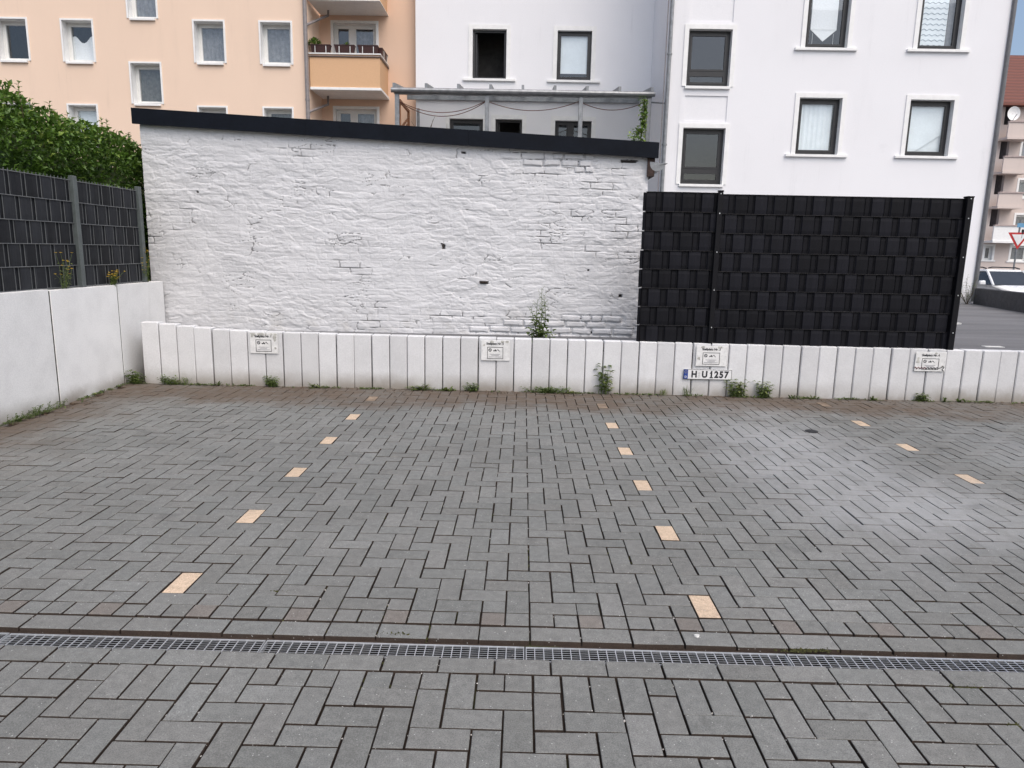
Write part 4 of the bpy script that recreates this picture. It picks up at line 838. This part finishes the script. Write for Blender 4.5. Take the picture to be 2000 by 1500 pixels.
for px, yy, r in ((776, yc0, .05), (951, yc0, .05), (1133.5, yc0, .05), (1266, yc0, .05), (817, yc1-.3, .035)):
    x = pY(px, 230, yy).x; m = MB(); m.box(x-r, x+r, yy-r, yy+r, .43, zc-.052); m.build('post', ZINC, cn, bevel=.006)
m = MB(); a = pY(1268, 200, yc0); m.tube([(a.x+.03, yc0, a.z), (xd, yd_+.02, a.z-.12)], .02, 6); m.build('tie_pipe', ZINC, cn)
for k, (x0, x1, sag) in enumerate(((776, 951, .28), (776, 951, .36), (951, 1133, .22), (1133, 1264, .2))):
    a, b = pY(x0, 192, yc0), pY(x1, 192, yc0); m = MB(); n = 18
    m.tube([a.lerp(b, q/n)-Vector((0, -.04*(k+1), sag*4*(q/n)*(1-q/n)+.04)) for q in range(n+1)], .009, 4); m.build('cable', simple('brown_cable', (.16, .07, .05), .7, .2), cn)
# wooden trellis at its end
a = pY(783, 220, yc0+.3); tr = thing('trellis', (a.x, yc0+.3, .45), 'orange brown wooden lattice panel at the end of the canopy', 'trellis'); WOOD = simple('orange_brown_timber', (.30, .13, .06), .8, .3, 25)
zt_ = pY(783, 197, yc0+.3).z; ty0, ty1 = yc0+.08, yc0+1.5
m = MB(); m.box(a.x-.03, a.x+.03, ty0, ty0+.05, .45, zt_); m.box(a.x-.03, a.x+.03, ty1-.05, ty1, .45, zt_); m.box(a.x-.03, a.x+.03, ty0+.05, ty1-.05, zt_-.05, zt_); m.build('frame', WOOD, tr)
z = 1.2
while z < zt_-.2:
    m = MB(); m.hexa([(a.x-.02, ty0+.05, z), (a.x+.0, ty0+.05, z), (a.x+.0, ty1-.05, z+.5), (a.x-.02, ty1-.05, z+.5), (a.x-.02, ty0+.05, z+.07), (a.x+.0, ty0+.05, z+.07), (a.x+.0, ty1-.05, z+.57), (a.x-.02, ty1-.05, z+.57)])
    if z+.57 < zt_-.05: m.build('slat', WOOD, tr)
    z += .13
# climbing vine on the right-hand post
x = pY(1266, 230, yc0).x; vn = thing('vine', (x-.1, yc0-.1, .45), 'green climbing vine on the end post of the canopy', 'vine'); m = MB(); st = [Vector((x-.12+.05*math.sin(k*.9), yc0-.09, .45+k*.3)) for k in range(16)]; m.tube(st, [.015-.0007*k for k in range(16)], 5); m.build('stem', BARK, vn)
m = MB()
for k in range(520):
    z = 1.5+3.5*rnd.random(); zz = pY(1256, 275, yc0).z; z = zz-.3+rnd.random()**1.6*1.25; sp = .24 if z < zz+.28 else .07
    p = Vector((x-.12-abs(rnd.gauss(0, sp))*.8+.03, yc0-.1+rnd.gauss(0, .06), z)); d = Vector((rnd.gauss(0, 1), -1+rnd.gauss(0, .6), rnd.gauss(-.2, .6))); m.leaf(p, d, Vector((0, 0, 1)), rnd.uniform(.06, .11), rnd.uniform(.06, .09), .45+.55*rnd.random())
m.build('foliage', LEAF, vn)
m = MB()
for px, lean in ((873, .0), (815, -.1), (836, .12), (840, .05)):
    p = pY(px, 262, 12.5); m.tube([p-Vector((0, 0, .5)), p+Vector((lean*.3, 0, .1)), p+Vector((lean, 0, rnd.uniform(.15, .3)))], [.006, .004, .002], 4)
tw = m.build('bare_twigs', BARK, at=(pY(850, 262, 12.5).x, 12.5, 2.6)); tag(tw, 'few thin bare twigs rising behind the dark garage roof edge', 'twigs')

# ---- pale rose block across the street
YD = 50; dx0, dx1 = 30.0, 62.0; zE = pY(1990, 203, YD).z
fbld = thing('apartment_building', (45, YD, -.3), 'pale rose apartment block with stacked balconies and red tiled roof across the street', 'building')
BAL = [((1966, 1997, 244, 272)), ((1956, 1987, 311, 338)), ((1942, 1977, 380, 405)), ((1930, 1977, 443, 471))]
bxl = pY(1962, 272, YD).x; bxr = pY(1996, 258, YD).x
rows_ = [pY(1975, b[3], YD).z for b in BAL]; tops_ = [pY(1975, b[2], YD).z for b in BAL]
holes = [(bxl-.2, bxr-.7, tops_[k], tops_[k]+1.35) for k in range(4)]
WF = [((1989, 2022, 352, 386)), ((1983, 2015, 420, 448)), ((1974, 2006, 480, 510)), ((1923, 1938, 481, 508))]
wr = [px_rect(*r, YD) for r in WF]+[(px_rect(1995, 2026, 275, 320, YD))]
wall_mesh(dx0, dx1, -.35, zE, YD, holes+wr, .25).build('wall', ROSE, fbld)
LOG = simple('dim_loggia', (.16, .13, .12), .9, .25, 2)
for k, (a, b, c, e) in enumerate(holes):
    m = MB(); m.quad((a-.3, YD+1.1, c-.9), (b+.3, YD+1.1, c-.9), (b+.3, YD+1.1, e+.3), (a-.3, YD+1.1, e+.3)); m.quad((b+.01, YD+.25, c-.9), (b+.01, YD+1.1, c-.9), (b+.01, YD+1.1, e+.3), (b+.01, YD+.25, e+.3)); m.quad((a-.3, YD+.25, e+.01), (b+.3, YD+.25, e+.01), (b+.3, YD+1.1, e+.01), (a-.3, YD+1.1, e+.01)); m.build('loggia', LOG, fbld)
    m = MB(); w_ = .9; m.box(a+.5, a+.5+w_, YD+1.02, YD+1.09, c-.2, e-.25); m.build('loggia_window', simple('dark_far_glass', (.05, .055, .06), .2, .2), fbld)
for k in range(4):
    xr_ = bxr+(0.0 if k < 3 else .5); m = MB(); m.box(bxl-.5, xr_, YD-1.0, YD-.9, rows_[k], tops_[k]); m.box(xr_-.1, xr_, YD-.9, YD, rows_[k], tops_[k]); m.box(bxl-.5, xr_+.1, YD-1.05, YD, rows_[k]-.15, rows_[k]-.002); b_ = m.build('balcony', ROSE if k < 3 else TRIM, fbld)
    m = MB(); m.box(bxl-.5, xr_+.06, YD-1.06, YD-.86, tops_[k], tops_[k]+.08); m.build('coping', simple('rose_grey_coping', (.42, .34, .32), .8, .1), b_)
for q in wr: window(fbld, q, YD, .25, UPVC, 'net', trim=.14, sill=.1, ft=.09, sillw=.1)
TILE = NT('red_roof_tiles'); _p = TILE.pos(); _z = TILE.sep(_p)[2]; _wv = TILE.n('ShaderNodeTexWave', {'bands_direction': 'Z'}, Vector=_p, Scale=1.1, Distortion=1.0).outputs['Fac']
TILE.done(TILE.mix(TILE.noise(.8, 5), TILE.mix(_wv, (.10, .035, .025), (.20, .065, .045)), (.13, .05, .035)), .85); TILE.bump(_wv, .6, .06)
m = MB(); zR = pY(2010, 118, YD+5).z+.6; m.quad((dx0, YD-.6, zE-.05), (dx1, YD-.6, zE-.05), (dx1, YD+6, zR), (dx0+4.5, YD+6, zR)); m.quad((dx0, YD-.6, zE-.2), (dx1, YD-.6, zE-.2), (dx1, YD-.6, zE-.05), (dx0, YD-.6, zE-.05)); m.quad((dx0, YD+.1, zE-.19), (dx1, YD+.1, zE-.19), (dx1, YD-.6, zE-.19), (dx0, YD-.6, zE-.19)); m.tri((dx0, YD-.6, zE-.05), (dx0+4.5, YD+6, zR), (dx0, YD+12, zE)); m.quad((dx0+4.5, YD+6, zR), (dx1, YD+6, zR), (dx1, YD+12, zE), (dx0, YD+12, zE)); m.build('roof', TILE.m, fbld)
m = MB(); m.box(dx0+.01, dx1-.01, YD+1.5, YD+11, -.35, zE-.2); m.build('body', ROSE, fbld)
c = pY(1978, 222, YD-.5); ds = thing('satellite_dish', (c.x, c.y, c.z), 'white round satellite dish above the top balcony of the rose block', 'satellite dish'); m = MB(); rr = .42; n = 18
for ring in range(3):
    r0, r1 = rr*ring/3, rr*(ring+1)/3; f = lambda r, an: (c.x+r*math.cos(an), c.y-.12*(r/rr)**2, c.z+r*1.05*math.sin(an))
    for k in range(n): a0, a1 = 6.2832*k/n, 6.2832*(k+1)/n; m.quad(f(r0, a0), f(r0, a1), f(r1, a1), f(r1, a0))
m.build('dish', TRIM, ds, smooth=True); m = MB(); m.tube([(c.x, c.y-.1, c.z-rr), (c.x, c.y-.45, c.z-.1)], .02, 5); m.tube([(c.x, c.y+.0, c.z), (c.x, c.y+.5, c.z-.1)], .03, 5); m.build('arm', ZINC, ds)

# ---- low dark wall at the edge of the lot, car, road sign
a, b = Vector((xr1+.12, YR-.05, .43)), pZ(2000, 612, .44); b = a+(b-a)*1.9
lw = MB(); d = (b-a).normalized(); nrm = Vector((-d.y, d.x, 0))*.09
lw.hexa([a-nrm-Vector((0, 0, .6)), b-nrm-Vector((0, 0, .6)), b+nrm-Vector((0, 0, .6)), a+nrm-Vector((0, 0, .6)), a-nrm+Vector((0, 0, .40)), b-nrm+Vector((0, 0, .43)), b+nrm+Vector((0, 0, .43)), a+nrm+Vector((0, 0, .40))])
tag(lw.build('low_wall', simple('dark_slate_wall', (.035, .036, .042), .8, .3, 8, 0, .4, 40), at=a, bevel=.01), 'low dark slate coloured wall running from the corner of the white building', 'wall')
c = pZ(1926, 596.5, .44); m = MB(); m.tube([(c.x-.08, c.y-.15, .45), (c.x-.03, c.y-.15, .49), (c.x+.06, c.y-.16, .47), (c.x+.1, c.y-.15, .44)], [.01, .05, .045, .01], 7); tag(m.build('paper_scrap', LINEP, at=(c.x, c.y, .44)), 'crumpled white paper lying at the foot of the dark low wall', 'scrap')

cx, cy, gz_ = pY(1975, 560, 23.2).x+.25, 24.2, -.3
car = thing('car', (cx, cy, gz_), 'white estate car with roof rails parked behind the dark low wall', 'car')
CARW = simple('white_car_paint', (.74, .75, .76), .25, .04, 3); TYRE = simple('black_rubber', (.012, .012, .012), .8, .2, 30); CGL = simple('dark_car_glass', (.03, .035, .04), .06, .1, 3); PLAS = simple('black_car_plastic', (.015, .015, .016), .6, .1)
def CT(l, w, z): return (cx+w, cy+l, gz_+z)        # l from the front (negative = towards the yard), w sideways
secs = [(-2.25, .62, .35, .55, .62), (-2.15, .78, .25, .68, .74), (-1.7, .88, .2, .82, .80), (-1.0, .9, .2, .97, .83), (-.75, .9, .2, 1.0, .84), (.8, .9, .2, 1.0, .84), (1.9, .88, .2, .98, .82), (2.15, .82, .3, .93, .76), (2.22, .74, .38, .8, .7)]
m = MB(); ring = []
for l, w, zb, zt, wt in secs:
    prof = [(-w*.92, zb), (-w, zb+.2), (-w, zt-.18), (-wt, zt), (wt*-.4, zt+.035), (wt*.4, zt+.035), (wt, zt), (w, zt-.18), (w, zb+.2), (w*.92, zb)]; ring.append([CT(l, a_, b_) for a_, b_ in prof])
n0 = len(m.v)
for r_ in ring: m.v += r_
for i in range(len(ring)-1):
    for k in range(10): m.f.append((n0+i*10+k, n0+(i+1)*10+k, n0+(i+1)*10+(k+1) % 10, n0+i*10+(k+1) % 10)); m.t.append(None)
m.f.append(tuple(range(n0, n0+10))); m.f.append(tuple(reversed(range(n0+80, n0+90)))); m.t += [None]*2; body = m.build('body', CARW, car, bevel=.02, seg=2, smooth=True)
g = [(-.95, .80, 1.0), (-.25, .60, 1.47), (1.55, .58, 1.47), (2.0, .74, 1.0)]     # greenhouse: windscreen foot, roof front, roof back, tailgate
m = MB(); m.hexa([CT(-.22, -.60, 1.43), CT(-.22, .60, 1.43), CT(1.58, .60, 1.43), CT(1.58, -.60, 1.43), CT(-.18, -.54, 1.50), CT(-.18, .54, 1.50), CT(1.5, .54, 1.49), CT(1.5, -.54, 1.49)]); m.build('roof', CARW, car, bevel=.03, seg=3)
m = MB(); m.quad(CT(-.93, -.74, 1.02), CT(-.93, .74, 1.02), CT(-.26, .56, 1.44), CT(-.26, -.56, 1.44)); m.build('windscreen', CGL, car)
m = MB(); m.quad(CT(1.97, .7, 1.0), CT(1.97, -.7, 1.0), CT(1.58, -.56, 1.44), CT(1.58, .56, 1.44)); m.build('rear_window', CGL, car)
for s in (-1, 1):
    m = MB()
    for l0, l1, t0, t1 in ((-.9, .15, -.2, .15), (.2, 1.15, .2, 1.15), (1.2, 1.9, 1.2, 1.5)): m.poly([CT(l0, s*.80, 1.02), CT(l1, s*.80, 1.02), CT(t1, s*.595, 1.42), CT(t0, s*.595, 1.42)])
    m.build('side_window', CGL, car)
    for p_, q_ in (((-.97, .80, 1.0), (-.22, .58, 1.46)), ((.175, .81, 1.0), (.175, .6, 1.45)), ((1.175, .81, 1.0), (1.175, .6, 1.45)), ((2.0, .76, 1.0), (1.55, .58, 1.46))): m = MB(); m.tube([CT(p_[0], s*p_[1], p_[2]), CT(q_[0], s*q_[1], q_[2])], .04, 6); m.build('pillar', CARW, car)
    m = MB(); m.tube([CT(-.1, s*.55, 1.53), CT(.1, s*.55, 1.565), CT(1.3, s*.55, 1.565), CT(1.5, s*.55, 1.53)], .022, 6); m.build('roof_rail', PLAS, car)
    m = MB(); m.hexa([CT(-.72, s*.88, 1.0), CT(-.72, s*1.08, 1.02), CT(-.6, s*1.08, 1.02), CT(-.6, s*.88, 1.0), CT(-.72, s*.9, 1.15), CT(-.72, s*1.07, 1.14), CT(-.6, s*1.07, 1.14), CT(-.6, s*.9, 1.15)]); m.build('mirror', CARW, car, bevel=.03, seg=2)
    m = MB(); m.hexa([CT(-2.2, s*.42, .6), CT(-2.2, s*.74, .6), CT(-1.9, s*.86, .62), CT(-1.9, s*.45, .62), CT(-2.13, s*.42, .72), CT(-2.1, s*.74, .74), CT(-1.8, s*.845, .80), CT(-1.8, s*.45, .79)]); m.build('headlight', simple('clear_lamp', (.5, .52, .55), .1, .1), car)
    for l in (-1.4, 1.35):
        m = MB(); m.tube([CT(l, s*.72, .31), CT(l, s*.90, .31)], .31, 20); w_ = m.build('wheel', TYRE, car, bevel=.03); m = MB(); m.tube([CT(l, s*.9, .31), CT(l, s*.915, .31)], [.2, .17], 16); m.build('rim', ZINC, w_)
m = MB(); m.box(cx-.5, cx+.5, cy-2.28, cy-2.15, gz_+.42, gz_+.56); m.build('grille', PLAS, car)

sp = pY(1989, 470, 36); sg = thing('road_sign', (sp.x, sp.y, -.3), 'give way road sign with blue street name plates on a grey pole', 'road sign')
m = MB(); m.tube([(sp.x, sp.y+.04, -.3), (sp.x, sp.y+.04, pY(1989, 430, 36).z)], .04, 8); m.build('pole', ZINC, sg)
R_ = .55; ry = rad(-18)
def tri_pts(r, y): return [(sp.x+r*math.sin(an)*math.cos(ry), y+r*math.sin(an)*math.sin(ry), sp.z+.12+r*math.cos(an)) for an in (math.pi, math.pi/3, -math.pi/3)]
for r, dy, nm, mt in ((R_, 0, 'border', simple('red_sign_film', (.5, .03, .03), .4, .08)), (R_*.66, -.012, 'field', TRIM)):
    m = MB(); f_ = tri_pts(r, sp.y+dy); bk = tri_pts(r, sp.y+dy+.008); m.poly(list(reversed(f_))); m.poly(bk)
    for k in range(3): q = (k+1) % 3; m.quad(f_[k], f_[q], bk[q], bk[k])
    m.build(nm, mt, sg)
zb = pY(1992, 440, 36).z; m = MB(); m.box(sp.x-.16, sp.x+.9, sp.y-.01, sp.y+.01, zb-.10, zb+.10); m.build('name_plate', simple('light_blue_plate', (.12, .30, .48), .5, .1), sg); m = MB(); m.box(sp.x+.1, sp.x+.3, sp.y-.05, sp.y+.02, zb-.62, zb-.2); m.build('bracket_box', PLAS, sg)

# ================================================================== PLANTS
UP = Vector((0, 0, 1))
# hedge behind the garden fence
hg = thing('hedge', (-5.3, 6.8, 1.0), 'dense dark green leafy hedge rising behind the grey garden fence', 'hedge')
def htop(x, y):                     # crest height: taller to the left, dropping towards the garage
    return 2.94+.10*math.sin(y*2.1+x)-.05*math.cos(x*5)-.10*max(0, y-6.6)-.16*max(0, min(y, 9)-8.0)
m = MB(); br = MB(); core = MB(); rh = random.Random(5)
def jig(a, b, s): return float(gnoise(np.array([a]), np.array([b]), s)[0])
hx0, hx1, hy0, hy1 = -6.6, -4.50, 4.2, 10.4
for k in range(30000):
    u = rh.random()
    y = rh.uniform(hy0, hy1)
    if u < .58:                     # face towards the yard
        z = rh.uniform(1.1, htop(hx1, y)-.05); bul = .12*jig(y*2.2, z*2.2, 1)+.06*jig(y*6, z*6, 2); x = hx1-.08+bul-abs(rh.gauss(0, .10))-max(0, z-2.35)**2*1.1; n = Vector((1, -.25, .35))
    else:                           # crest
        x = rh.uniform(hx0, hx1-.1); z = htop(x, y)+.12*jig(x*2.2, y*2.2, 3)+.08*jig(x*5, y*5, 4)-abs(rh.gauss(0, .12))-max(0, x+4.95)**2*1.3; n = Vector((.25, -.3, 1))
    d = n.normalized()*.8+Vector((rh.gauss(0, .6), rh.gauss(0, .6), rh.gauss(.15, .5))); L = rh.uniform(.05, .085)
    m.leaf((x, y, z), d, UP+Vector((rh.gauss(0, .5), rh.gauss(0, .5), 0)), L, L*.52, min(1, max(0, .22+.30*(z-1.7)+rh.gauss(0, .2))))  # higher leaves are yellower growth, with top light put into their tint
for k in range(330):                # young shoots sticking out of the crest
    y = rh.uniform(hy0, hy1); x = rh.uniform(hx0+.4, hx1-.12); z = htop(x, y)+.1*jig(x*2.2, y*2.2, 3)-.08-max(0, x+4.95)**2*1.3; L = rh.uniform(.08, .26); tip = Vector((x+rh.gauss(0, .05), y+rh.gauss(0, .05), z+L)); b0 = Vector((x, y, z-.1)); br.tube([b0, tip], [.004, .0015], 4)
    for q in range(int(6+L*40)):
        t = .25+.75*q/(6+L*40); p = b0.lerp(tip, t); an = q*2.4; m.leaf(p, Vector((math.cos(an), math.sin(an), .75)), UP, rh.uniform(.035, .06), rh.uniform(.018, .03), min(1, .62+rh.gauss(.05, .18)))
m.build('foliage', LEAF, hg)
for k in range(60):
    y = rh.uniform(hy0, hy1); x = rh.uniform(-5.6, -5.0); zt_ = htop(x, y)-.15; br.tube([(x, y, .95), (x+rh.gauss(0, .1), y+rh.gauss(0, .1), 1.8), (x+rh.gauss(0, .3), y+rh.gauss(0, .2), zt_)], [.02, .012, .004], 5)
br.build('branches', BARK, hg)
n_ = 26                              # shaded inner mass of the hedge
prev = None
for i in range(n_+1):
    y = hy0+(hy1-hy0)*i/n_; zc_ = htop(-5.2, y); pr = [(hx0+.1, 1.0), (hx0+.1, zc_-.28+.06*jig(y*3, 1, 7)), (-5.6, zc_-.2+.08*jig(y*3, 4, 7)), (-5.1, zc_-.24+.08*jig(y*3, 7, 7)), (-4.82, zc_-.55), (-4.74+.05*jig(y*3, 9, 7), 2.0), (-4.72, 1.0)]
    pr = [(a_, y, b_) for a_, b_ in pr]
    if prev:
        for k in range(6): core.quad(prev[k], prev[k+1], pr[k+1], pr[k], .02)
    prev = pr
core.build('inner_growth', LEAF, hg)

def blade(m, p, d, L, w, t, bend=.5, seg=3):
    p = Vector(p); d = Vector(d).normalized(); sd = d.cross(UP)
    if sd.length < .05: sd = Vector((1, 0, 0))
    sd.normalize(); last = None
    for k in range(seg+1):
        f = k/seg; ww = w*(.35+1.3*f*(1-f)*1.6)*(1 if k < seg else .15)/2; c = p+d*L*f-UP*bend*L*f*f*.6; q = (c-sd*ww, c+sd*ww)
        if last: m.quad(last[0], last[1], q[1], q[0], t)
        last = q
GR = 'weeds at the foot of the palisades'
def weed(px, py, hh, sp, n, kind, label, Yb=None, tone=.5):
    b = pY(px, py, YP-.025) if Yb is None else pY(px, py, Yb); bz = 0.0 if Yb is None else b.z
    hh *= 1.25; sp *= 1.25; n = int(n*1.3); r = random.Random(int(px*7)); t = thing('weed', (b.x, b.y, bz), label, 'weed', GR if Yb is None else None); m = MB(); s = MB(); yb = b.y; used = False
    for k in range(n):
        ox, oy = r.gauss(0, sp*.4), -abs(r.gauss(0, .015)); an = r.uniform(math.pi*.95, math.pi*2.05) if r.random() < .8 else r.uniform(0, 6.28)
        o = Vector((b.x+ox, yb+oy, bz)); tn = min(1, max(0, r.gauss(tone, .2)))
        if kind == 'rosette': blade(m, o, (math.cos(an), math.sin(an)*.45, r.uniform(.3, 1.3)), r.uniform(.5, 1)*hh, hh*.22, tn, r.uniform(.3, .9))
        elif kind == 'grass': blade(m, o, (math.cos(an)*.4, math.sin(an)*.25, 1), r.uniform(.5, 1)*hh, .006, tn, r.uniform(.1, .6), 4)
        else:
            tip = o+Vector((math.cos(an)*sp*.7, math.sin(an)*sp*.25, hh*r.uniform(.4, 1))); s.tube([o, o.lerp(tip, .5)+Vector((0, 0, hh*.1)), tip], [.003, .002, .001], 4, .4); used = True
            for q in range(7):
                f = .15+.85*q/6; p = o.lerp(tip, f)+Vector((r.gauss(0, .006), r.gauss(0, .004), hh*.1*f)); a2 = q*2.4+r.random(); m.leaf(p, Vector((math.cos(a2), math.sin(a2)*.6-.2, r.uniform(-.2, .6))), UP, r.uniform(.022, .03)+hh*.14, r.uniform(.012, .018)+hh*.06, tn)
    m.build('leaves', WEED, t)
    if used: s.build('stems', WEED, t)
    return t
weed(264, 741, .10, .06, 16, 'bushy', 'small leafy weed in the corner between the retaining wall and the palisades', None, .4)
weed(338, 742, .07, .08, 14, 'bushy', 'low spreading weed below the tallest palisades near the retaining wall', None, .4)
weed(364, 741, .12, .04, 14, 'grass', 'grass tuft just beside the spreading weed near the retaining wall', None, .5)
weed(424, 747, .09, .03, 9, 'rosette', 'small dark weed left of the peeling Nr. 1 sign', None, .3)
weed(533, 751, .08, .05, 14, 'bushy', 'low round weed under the peeling Nr. 1 sign', None, .35)
weed(618, 752, .10, .06, 16, 'rosette', 'dandelion rosette right of the peeling Nr. 1 sign', None, .55)
weed(820, 759, .13, .09, 24, 'rosette', 'broad leafy weed clump between the Nr. 1 and Nr. 2 signs', None, .6)
weed(874, 760, .08, .06, 18, 'rosette', 'light green low weed next to the broad weed clump', None, .7)
weed(923, 763, .06, .05, 12, 'bushy', 'small dark weed just left of the Nr. 2 sign', None, .3)
weed(1068, 765, .05, .14, 26, 'bushy', 'flat creeping weed trailing along the foot right of the Nr. 2 sign', None, .35)
weed(1112, 766, .08, .05, 16, 'rosette', 'bright low weed at the end of the creeping weed', None, .75)
weed(1181, 767, .24, .06, 9, 'bushy', 'tallest upright weed at the palisade foot between the Nr. 2 and Nr. 3 signs', None, .45)
weed(1296, 770, .09, .04, 26, 'grass', 'yellowish grass tuft left of the licence plate', None, .75)
weed(1340, 771, .13, .03, 22, 'grass', 'brownish grass tuft under the blue end of the licence plate', None, .6)
weed(1438, 775, .14, .08, 15, 'bushy', 'bushy green weed right of the licence plate', None, .6)
weed(1490, 775, .13, .06, 12, 'bushy', 'upright leafy weed second to the right of the licence plate', None, .5)
weed(1552, 778, .08, .06, 16, 'rosette', 'low dark rosette weed midway between the Nr. 3 and Nr. 4 signs', None, .35)
weed(1588, 778, .07, .05, 16, 'rosette', 'light green low weed midway between the Nr. 3 and Nr. 4 signs', None, .7)
weed(1705, 781, .08, .03, 12, 'rosette', 'single green weed tuft left of the scrawled Nr. 4 sign', None, .6)
weed(1802, 783, .06, .05, 10, 'bushy', 'small withered weed under the scrawled Nr. 4 sign', None, .3)
weed(1845, 784, .08, .03, 10, 'rosette', 'small upright weed just right of the scrawled Nr. 4 sign', None, .4)
weed(1876, 785, .09, .04, 10, 'rosette', 'outermost leaning weed right of the scrawled Nr. 4 sign', None, .5)
wl = pX(55, 803, XW+.03)
for q, (yy, lab) in enumerate(((wl.y, 'weed clump at the foot of the retaining wall near its panel joint'),)):
    t = thing('weed', (XW+.03, yy, 0), lab, 'weed'); m = MB(); s = MB(); r = random.Random(3)
    for k in range(60):
        o = Vector((XW+.02+abs(r.gauss(0, .03)), yy+r.gauss(0, .22), 0)); tip = o+Vector((abs(r.gauss(0, .05)), r.gauss(0, .05), r.uniform(.02, .09))); s.tube([o, tip], .0015, 4, .4)
        for k2 in range(6): m.leaf(o.lerp(tip, k2/5), Vector((r.gauss(.3, 1), r.gauss(0, 1), r.gauss(.3, .5))), UP, r.uniform(.015, .03), .014, r.random()*.6)
    m.build('leaves', WEED, t); s.build('stems', WEED, t)
# tall flowering weed on the ledge between wall and palisades
r = random.Random(77); b = pY(1054, 662, 7.85); t = thing('tall_weed', (b.x, b.y, .49), 'tall spindly weed growing against the white garage wall above the palisades', 'weed'); m = MB(); s = MB()
for px, py, k0 in ((1058, 562, 0), (1050, 585, 1), (1036, 598, 2), (1066, 590, 3), (1062, 575, 4)):
    tip = pY(px, py, 7.85+r.uniform(-.1, .15)); o = Vector((b.x+r.gauss(0, .03), b.y, .48)); mid = o.lerp(tip, .5)+Vector((r.gauss(0, .03), 0, .02)); pts = [o, o.lerp(mid, .5), mid, mid.lerp(tip, .5), tip]; s.tube(pts, [.006, .005, .004, .003, .0015], 5, .35)
    for q in range(26):
        f = q/25; p = pts[0].lerp(mid, f*2) if f < .5 else mid.lerp(tip, f*2-1); a2 = q*2.4; L = .10*(1-f)**.8+.02
        m.leaf(p, Vector((math.cos(a2), math.sin(a2)*.7-.2, .5-.5*f)), UP, L*r.uniform(.6, 1.1), L*.45, min(1, max(0, r.gauss(.4, .2))))
        if f > .45 and q % 2 == 0: e = p+Vector((math.cos(a2)*.05, -.02, .035)); s.tube([p, e], .0015, 4, .5); m.leaf(e, Vector((0, -.3, 1)), Vector((1, 0, 0)), .02, .016, .9)
for q in range(90):
    o = Vector((b.x+r.gauss(.01, .07), b.y-.03+r.gauss(0, .04), .49+abs(r.gauss(0, .10)))); m.leaf(o, Vector((r.gauss(0, 1), -.6, r.gauss(.3, .4))), UP, r.uniform(.04, .10), r.uniform(.03, .06), min(1, max(0, r.gauss(.3, .15))))
m.build('leaves', WEED, t); s.build('stems', WEED, t)
# yellow flowers along the garden fence
def yellow_plant(px, py, hh, n, sp, label, X=XF+.055, z0=1.066):
    b = pX(px, py, X); b.z = z0; r = random.Random(int(px)); t = thing('flowering_plant', b, label, 'plant', None); s = MB(); m = MB(); f = MB()
    for k in range(n):
        tip = b+Vector((abs(r.gauss(0, .02)), r.gauss(0, sp), hh*r.uniform(.35, 1))); o = b+Vector((0, r.gauss(0, sp*.3), 0)); s.tube([o, o.lerp(tip, .6)+Vector((.01, 0, .02)), tip], [.002, .0015, .001], 4, .5)
        for q in range(4): m.leaf(o.lerp(tip, .1+.2*q), Vector((r.gauss(.4, .6), r.gauss(0, 1), r.gauss(.3, .4))), UP, r.uniform(.02, .045), .014, r.random())
        f = MB()
        for q in range(5): an = q*1.2566+r.random(); f.leaf(tip, Vector((math.cos(an)*.8+.3, math.sin(an), .4)), UP, .017, .013, None)
        f.build('flower', YELLOW, t)
    s.build('stems', WEED, t); m.build('leaves', WEED, t)
yellow_plant(222, 553, .15, 38, .06, 'dense yellow flowering plant at the foot of the short fence panel')
yellow_plant(127, 560, .34, 14, .09, 'tall sparse yellow flowered weed beside the middle fence post')
yellow_plant(287, 550, .42, 16, .05, 'yellow flowers creeping up the gap between end post and garage wall', XF+.03, 1.05)
# bare shrublet at the far corner of the white building
b = Vector((xr1-.25, YR-.25, .43)); t = thing('dry_shrub', b, 'thin dry shrub at the corner of the white building beside the dark wall', 'shrub'); s = MB(); m = MB(); r = random.Random(8)
for k in range(16):
    tip = b+Vector((r.gauss(0, .2), r.gauss(0, .06), r.uniform(.25, .75))); s.tube([b, b.lerp(tip, .5)+Vector((r.gauss(0, .04), 0, .03)), tip], [.005, .004, .0015], 4)
    for q in range(9): p = b.lerp(tip, .3+.7*q/8); m.leaf(p, Vector((r.gauss(0, 1), r.gauss(0, 1), .3)), UP, .05, .025, .1+.5*r.random())
s.build('stems', BARK, t); m.build('leaves', WEED, t)

# seedlings and creeping growth along the foot of the walls
m = MB(); r = random.Random(21)
for k in range(1500):
    if r.random() < .8: x, y = r.uniform(-4.15, 6.4), YP-.006-abs(r.gauss(0, .028))
    else: x, y = XW+.008+abs(r.gauss(0, .03)), r.uniform(4.3, 7.7)
    if gnoise(np.array([x*2.7]), np.array([y*2.7]), 31)[0] < .02: continue
    for q in range(3): m.leaf((x+r.gauss(0, .008), y-abs(r.gauss(0, .006)), .002), Vector((r.gauss(0, 1), r.gauss(-.3, .6), r.uniform(.2, 1.4))), UP, r.uniform(.012, .034), r.uniform(.008, .016), min(1, max(0, r.gauss(.4, .25))))
tag(m.build('ground_weeds', WEED), 'tiny weed seedlings creeping along the foot of the white walls', 'weeds', kind='stuff')
